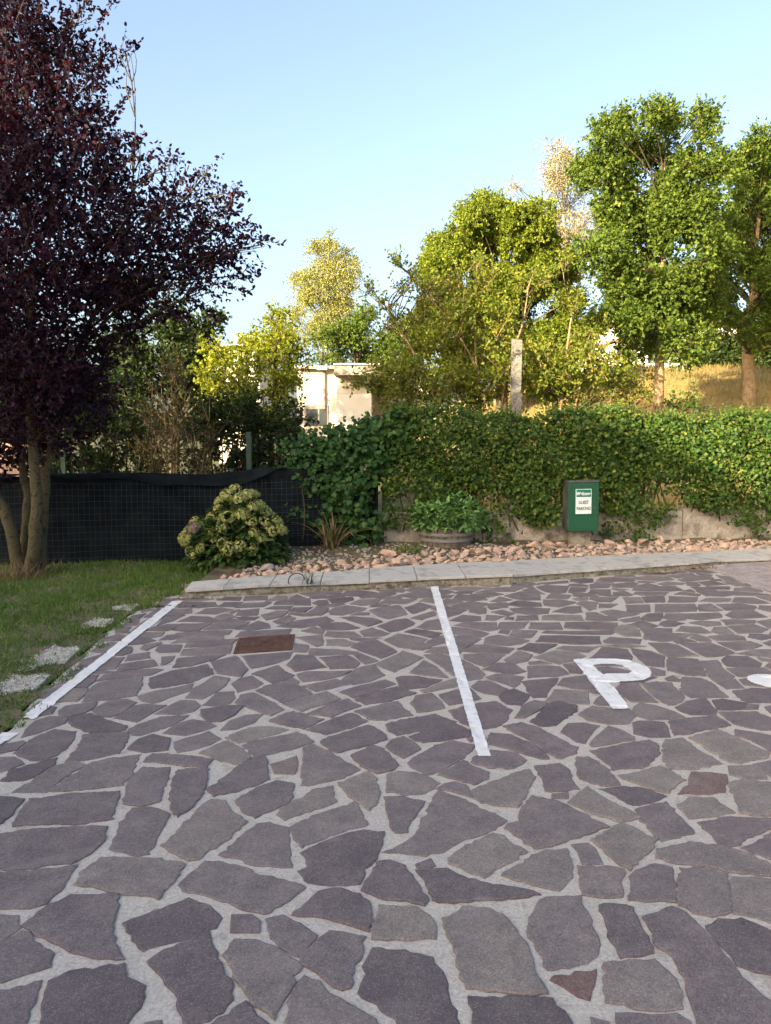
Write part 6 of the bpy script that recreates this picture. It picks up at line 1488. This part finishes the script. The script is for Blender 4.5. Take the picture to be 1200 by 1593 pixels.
mb = MB(); q = gp(462, 906, .115); o = tag(empty('irrigation_hose', tuple(q)), 'thin black loop of hose standing up from the kerb', 'hose')
mb.tube([(math.cos(t) * .085, .02 * math.cos(t), .01 + .085 * math.sin(t)) for t in np.linspace(.15, 3.4, 14)], .006, 6).build('loop', M['postdark'], o)
for (u, v, nn, sp) in ((830, 838, 320, .22), (905, 838, 200, .16), (1190, 836, 120, .12), (960, 838, 120, .10), (640, 858, 110, .10), (1020, 836, 110, .12)):
    q = gp(u, v, .16); o = tag(empty('weed_patch', (q.x, q.y, float(bed_z(np.array(q.x), np.array(q.y))))), {830: 'patch of dark green weeds left of the cabinet foot', 905: 'low weeds directly below the green cabinet', 1190: 'weeds against the wall at the picture edge', 960: 'weeds at the wall just right of the cabinet', 640: 'weeds to the left of the barrel planter', 1020: 'weeds below the ivy trailing over the wall'}[u], 'weeds'); tuft(o, nn, sp, .13, .009, M['grass'], .5)
# straw and dead leaves swept against the kerb
P = []
for u, v, k_, sp in ((1028, 893, 60, .14), (1092, 886, 60, .14), (585, 917, 26, .18), (430, 925, 30, .12), (300, 933, 60, .25), (690, 912, 14, .15), (250, 945, 50, .25), (760, 910, 18, .3), (900, 902, 18, .4)):
    q = gp(u, v)
    for _ in range(k_): x_ = q.x + rs.gauss(0, sp); P.append((x_, min(q.y + rs.gauss(0, .03), kfront(x_) - .03), .012 + rs.random() * .012))
P = np.array(P); n = len(P); lt = leaves('leaf_litter', P, np.concatenate([RNG.normal(size=(n, 2)), RNG.normal(0, .15, (n, 1))], 1), nrm(np.array([0, 0, 1.]) + .35 * unit(n)), .045 * (.5 + .9 * RNG.random(n)), M['straw'], None, LONG6)
tag(lt, 'dry straw and dead leaves swept against the kerb', 'leaf litter', kind='stuff')
# ------------------------------------------------------------------ trees and shrubs behind the hedge
def simple_tree(name, label, u, v, Y, clumps, per, L, K, size, leafm, barkm, trunk_r, trunk_top, tmpl=LEAF4, group=None, ydep=1.0, cat='tree', twig_frac=.0, base_z=None, limbs=True, stems=None, **kw):
    if Y > 13.5: tmpl = LEAFQ                            # far leaves are simple folded quads
    r = tree_root(name, label, u, v, Y, cat, base_z)
    if group: r['group'] = group
    o = Vector(r.location); pc = clump_px(clumps, Y, ydep); mb = MB()
    lines = stems or [[(u, v), ((u + trunk_top[0]) / 2 + rs.gauss(0, 2), (v + trunk_top[1]) / 2), trunk_top]]
    nodes = []
    for li in lines:
        pts = [Vector((0, 0, -.15)) + (at(*li[0], Y) - o).xy.to_3d()] + [at(a, b, Y) - o for a, b in li[1:]]; q = []; rr = []
        m = (len(pts) - 1) * 4
        for i in range(m + 1):
            f = i / 4; k = min(int(f), len(pts) - 2); t = f - k; q.append(pts[k].lerp(pts[k+1], t) + Vector((rs.gauss(0, .15), rs.gauss(0, .15), 0)) * trunk_r * .5); rr.append(trunk_r * (1.12 if i == 0 else 1) * (1 - .78 * (i / m) ** 1.3))
        mb.tube(q, rr, 9); nodes += list(zip(q, rr))[3:]
    mb.build('trunk', barkm, r, True)
    if limbs:
        mb = MB()
        for (c, R_, d) in pc:
            c = Vector(c) - o; best = min((((c - p).length + max(0, p.z - c.z + .8 * (c - p).xy.length) * 2.0), i) for i, (p, _) in enumerate(nodes))[1]; p, w_ = nodes[best]
            limb_tube(mb, p, c, max(.010, min(w_ * .45, trunk_r * .3)), .007, -.06, 5, 5, .05)
            for k in range(3): limb_tube(mb, c, c + Vector((rs.gauss(0, 1), rs.gauss(0, 1), rs.gauss(.4, 1))).normalized() * R_[0] * .9, .012, .004, 0, 4, 3, .08)
        mb.build('branches', M['bark'], r, True)  # darker bark than lit trunks: shade inside the crown is in the colour
    crown('crown', r, pc, per, L, K, size, leafm, tmpl, barkm if twig_frac else None, .006, twig_frac, **kw)
    return r
def lobes(lst, n, jit, rscale, dens=1.0, depth=.6):
    """break big masses into smaller uneven tufts"""
    out = []
    for u, v, r in lst:
        for _ in range(n):
            a = rs.uniform(0, 6.283); q = r * jit * math.sqrt(rs.random()); out.append((u + q * math.cos(a), v + q * math.sin(a), r * rscale * rs.uniform(.7, 1.25), rs.uniform(-1, 1) * depth, dens * rs.uniform(.7, 1.2)))
    return out
# maples on the bank
A = [(960, 205, 36), (1030, 190, 34), (1095, 190, 28), (935, 265, 42), (1000, 265, 50), (1065, 270, 45), (1110, 240, 35), (960, 330, 55), (1030, 340, 60), (1090, 330, 50), (930, 390, 35), (975, 410, 60), (1050, 420, 62), (1110, 400, 40), (1010, 480, 62), (1075, 490, 50), (960, 480, 45), (1030, 535, 40), (1075, 545, 30), (985, 540, 26)]
simple_tree('maple_tree', 'big bushy green maple with a pale straight trunk just behind the hedge', 1027, 628, 16.0, lobes(A, 6, .8, .5, 1.0, 1.3), 1250, .20, 8, .070, M['mapleleaf'], M['barklit'], .115, (1035, 260), LEAF6, 'maples on the bank', out=.6, up=.1)
B = [(1190, 235, 40), (1150, 265, 34), (1230, 270, 55), (1180, 310, 55), (1130, 340, 38), (1225, 370, 60), (1170, 390, 50), (1135, 440, 38), (1200, 450, 55), (1240, 500, 50), (1120, 490, 28), (1185, 510, 35), (1280, 350, 80), (1290, 480, 70)]
simple_tree('maple_tree', 'green maple with a bare sunlit trunk at the picture edge on the bank', 1166, 612, 20.0, lobes(B, 6, .8, .5, 1.0, 1.5), 1000, .22, 8, .080, M['mapleleaf'], M['barklit'], .15, (1180, 300), LEAF6, 'maples on the bank', stems=[[(1166, 612), (1164, 520), (1170, 460), (1185, 300)], [(1166, 612), (1164, 525), (1172, 465), (1225, 380), (1260, 300)]], out=.6, up=.1)
# round linden
Cc = [(770, 335, 40), (720, 370, 48), (790, 380, 65), (850, 380, 45), (700, 430, 45), (760, 440, 65), (830, 440, 60), (690, 490, 40), (745, 505, 60), (815, 510, 60), (870, 460, 40), (865, 530, 45), (840, 345, 35), (740, 330, 26), (775, 312, 22), (665, 465, 25), (905, 500, 40), (880, 420, 26), (690, 540, 45), (750, 560, 50), (830, 570, 45), (890, 560, 40), (650, 510, 28), (700, 390, 36), (820, 350, 40), (800, 330, 30), (750, 360, 45), (690, 420, 40)]
simple_tree('linden_tree', 'rounded light green tree rising behind the concrete post', 780, 640, 21.0, lobes(Cc, 5, .8, .45, 1.1, 1.6), 1400, .20, 8, .078, M['lindenleaf'], M['bark'], .18, (780, 400), LEAF6, out=.7, up=.15)
Dd = [(550, 505, 28), (520, 525, 28), (580, 520, 32), (545, 545, 35), (600, 545, 35), (510, 560, 25), (625, 520, 25), (635, 560, 30), (565, 490, 18)]
simple_tree('round_tree', 'small dense round topped green tree directly behind the bungalow', 560, 640, 31.0, lobes(Dd, 5, .8, .5, 1.1, 1.5), 380, .26, 8, .105, M['mapleleaf'], M['bark'], .15, (555, 540), LOBE6, out=.7, up=.15)
# birches
E = [(512, 378, 15), (497, 400, 22), (525, 400, 20), (480, 430, 22), (512, 432, 30), (540, 425, 20), (470, 465, 22), (500, 470, 32), (535, 465, 28), (480, 500, 28), (520, 505, 30), (553, 445, 14)]
simple_tree('birch_tree', 'yellowing birch standing far behind the bungalow', 510, 640, 38.0, lobes(E, 5, .85, .48, .9, 1.5), 560, .50, 9, .085, M['birchleaf'], M['birchbark'], .14, (512, 380), LEAF4, 'birches', droop=.9, out=.5, up=.2, twig_frac=.12)
E2 = [(872, 238, 20), (885, 262, 24), (858, 270, 20), (870, 300, 28), (895, 320, 22), (850, 330, 22), (880, 350, 28), (910, 360, 26), (865, 380, 24), (900, 400, 28), (800, 292, 10), (930, 330, 18)]
simple_tree('birch_tree', 'thin pale birch with brownish leaves between linden and maple', 878, 620, 34.0, lobes(E2, 5, .85, .5, .8, 1.3), 520, .50, 9, .075, M['birchpale'], M['birchbark'], .12, (876, 240), LEAF4, 'birches', droop=.9, out=.5, up=.2, twig_frac=.2)
# yellowing cherry plum in front of the linden
G = [(700, 470, 35), (740, 450, 30), (660, 520, 35), (720, 530, 45), (780, 520, 35), (690, 580, 45), (750, 580, 45), (820, 560, 40), (640, 570, 30), (860, 580, 40), (900, 560, 32), (930, 590, 35), (880, 620, 30), (830, 610, 34), (780, 610, 34), (720, 620, 34), (660, 620, 28), (960, 610, 25), (985, 600, 22), (890, 480, 22), (920, 520, 22), (855, 440, 16), (740, 410, 14), (820, 440, 18), (665, 460, 20), (618, 410, 6), (640, 435, 8), (580, 455, 8), (600, 475, 10), (625, 455, 8), (880, 410, 7), (610, 500, 18), (590, 605, 24), (560, 595, 12), (605, 590, 24), (635, 590, 28), (620, 620, 26)]
simple_tree('cherry_plum_tree', 'loose yellow green fruit tree with arching shoots just behind the hedge', 760, 650, 14.0, lobes(G, 4, .85, .62, .9, .7), 760, .24, 8, .062, M['cherryleaf'], M['barklit'], .028, (760, 520), LEAF6, stems=[[(760, 650), (745, 580), (710, 510), (640, 430), (610, 402)], [(760, 650), (790, 570), (815, 500), (825, 430)], [(860, 650), (880, 560), (890, 490), (872, 405)], [(860, 650), (905, 590), (950, 560)], [(700, 650), (650, 560), (605, 480), (575, 455)], [(760, 650), (740, 540), (742, 410)]], twig_frac=.2, out=.5, up=.5)
# bright shrub / small tree left of the bungalow
Hh = [(430, 520, 28), (400, 545, 30), (445, 550, 35), (375, 570, 35), (420, 585, 38), (445, 590, 20), (350, 600, 32), (395, 620, 38), (430, 625, 30), (460, 550, 14), (340, 560, 18), (425, 495, 14), (330, 545, 14), (370, 640, 30), (350, 660, 30), (410, 665, 30), (435, 660, 24), (320, 590, 22)]
simple_tree('tall_shrub', 'bright yellow green leafy shrub lit by the sun left of the bungalow', 410, 700, 14.5, lobes(Hh, 5, .8, .5, 1.0, .8), 620, .22, 8, .07, M['limeleaf'], M['bark'], .05, (410, 560), LEAF6, cat='shrub', stems=[[(405, 720), (395, 640), (370, 570)], [(415, 720), (425, 630), (430, 520)]], out=.6, up=.3)
simple_tree('small_tree', 'slim light green tree behind the bright shrub', 425, 640, 24.0, lobes([(428, 495, 12), (415, 510, 16), (440, 512, 15), (425, 535, 24), (400, 530, 16), (452, 530, 14)], 4, .8, .5, 1.0, .6), 300, .25, 8, .10, M['limeleaf'], M['bark'], .06, (428, 510), LEAF6, out=.6, up=.3)
# dark tree behind the purple plum
I = [(280, 500, 40), (320, 510, 26), (245, 530, 40), (300, 550, 42), (230, 590, 40), (285, 600, 42), (335, 560, 20), (180, 560, 45), (130, 600, 45), (330, 620, 30), (200, 470, 40)]
simple_tree('evergreen_tree', 'dark green tree standing behind the purple tree', 270, 720, 17.0, lobes(I, 5, .8, .5, 1.1, 1.2), 560, .24, 8, .09, M['darkleaf'], M['bark'], .12, (275, 520), LEAF6, out=.6, up=.2)
J = [(265, 600, 30), (250, 640, 35), (285, 640, 32), (265, 680, 38), (235, 690, 30), (300, 690, 30), (275, 570, 16), (320, 660, 22), (265, 730, 34), (300, 735, 26), (230, 735, 26)]
simple_tree('dry_shrub', 'tall brownish half dry shrub behind the netting fence', 265, 740, 11.6, lobes(J, 4, .8, .55, .8, .35), 420, .20, 7, .05, M['brownleaf'], M['barklit'], .022, (265, 590), LEAF6, cat='shrub', stems=[[(262, 745), (258, 660), (250, 590)], [(268, 745), (272, 650), (285, 580)], [(265, 745), (268, 640), (266, 560)]], twig_frac=.5, out=.4, up=.9)
for k, (u, w, lab) in enumerate(((110, 75, 'dark leafy shrub behind the netting next to the purple trunks'), (195, 75, 'dark leafy shrub in the shade left of the dry shrub'), (345, 70, 'dark shrub behind the netting below the bright shrub'), (420, 65, 'dark tangled shrub behind the green fence post'))):
    lst = lobes([(u - w * .4, 660, 38), (u + w * .4, 655, 38), (u, 620 if k < 2 else 640, 34), (u - w * .5, 710, 34), (u + w * .5, 712, 34), (u, 690, 34), (u - w * .5, 745, 30), (u + w * .5, 745, 30), (u, 735, 30)], 4, .8, .5, .9, .4)
    simple_tree('shrub', lab, u, 742, 12.0 + .15 * k, lst, 720, .18, 8, .064, M['darkleaf'], M['bark'], .02, (u, 650), LEAF6, cat='shrub', stems=[[(u - 10, 745), (u - 20, 640)], [(u + 8, 745), (u + 18, 650)], [(u, 745), (u, 630)]], twig_frac=.4, out=.5, up=.4)
# low bushes on the bank behind the hedge and the dark clipped hedge on its crest
for u, v, Y, w, m_, lab in ((985, 600, 17.5, 30, 'cherryleaf', 'low yellowish bush beside the maple trunk'), (1065, 625, 15.2, 22, 'hedgeleaf', 'small green bush at the foot of the maple'), (905, 625, 17, 40, 'cherryleaf', 'yellow green bush behind the hedge below the birch')):
    simple_tree('bush', lab, u, v + 30, Y, lobes([(u, v, w), (u - w * .6, v + 8, w * .7), (u + w * .6, v + 6, w * .7)], 4, .8, .55, .8, .4), 420, .2, 8, .06, M[m_], M['bark'], .015, (u, v), LEAF6, cat='bush', out=.6, up=.5)
a = at(1078, 552, 29); b = at(1330, 552, 29); zb = hz((a.x + b.x) / 2, 29)
hg = tag(empty('clipped_hedge', ((a.x + b.x) / 2, 29, zb)), 'dark clipped hedge along the crest of the bank', 'hedge')
W = (b.x - a.x) / 2; zt = at(1100, 521, 29).z - zb; n = 9000
P = np.stack([RNG.uniform(-W, W, n), RNG.uniform(-.5, .5, n), RNG.random(n) * zt], 1); P[:, 1] = np.where(RNG.random(n) < .6, -.5 + .15 * RNG.random(n), P[:, 1])
leaves('foliage', P, unit(n), unit(n) + np.array([0, -.6, .5]), .15, M['darkleaf'], hg, LEAF4)
MB().box((-W, -.3, 0), (W, .35, zt * .85)).build('branch_core', M['bark'], hg)
# a dim row of trees beyond, closing the view between the gardens
for k, (u, v, r, Y, lab) in enumerate(((60, 600, 90, 24, 'green tree far behind the purple tree trunks'), (160, 610, 80, 27, 'green tree seen through the purple crown'), (640, 600, 60, 36, 'green tree behind the end of the bungalow'), (1000, 560, 70, 44, 'green tree in the gap behind the maple trunk'), (-90, 560, 110, 22, 'green tree outside the left picture edge'), (1420, 450, 150, 24, 'green maple beyond the right picture edge'))):
    simple_tree('garden_tree', lab, u, 680, Y, lobes([(u, v - r * .3, r * .6), (u - r * .5, v, r * .6), (u + r * .5, v, r * .6), (u, v + r * .4, r * .6)], 5, .8, .5, 1.0, 1.5), 110, .3, 8, .14, M['mapleleaf'], M['bark'], .15, (u, v), LOBE6, out=.6, up=.2)
# dry grass tufts on the sunny bank
n = 26000; x = RNG.uniform(2, 16, n); y = RNG.uniform(12.5, 30, n); ok = (y > 11.6 + .1 * x); x, y = x[ok], y[ok]; n = len(x)
M['drygrass'] = leaf_mat('dry_grass_blade', [(0, (.16, .13, .04)), (.5, (.28, .21, .075)), (.9, (.38, .29, .11)), (1, (.14, .17, .04))], .25, .8)
o = blades('grass', np.stack([x, y, terrain_h(x, y) - .02], 1), nrm(np.array([0, 0, 1.]) + np.concatenate([RNG.normal(0, .5, (n, 2)), np.zeros((n, 1))], 1)), unit(n), .10 + .14 * RNG.random(n), .02, M['drygrass'])
tag(o, 'sunburnt yellow grass on the bank behind the hedge', 'grass', kind='stuff')
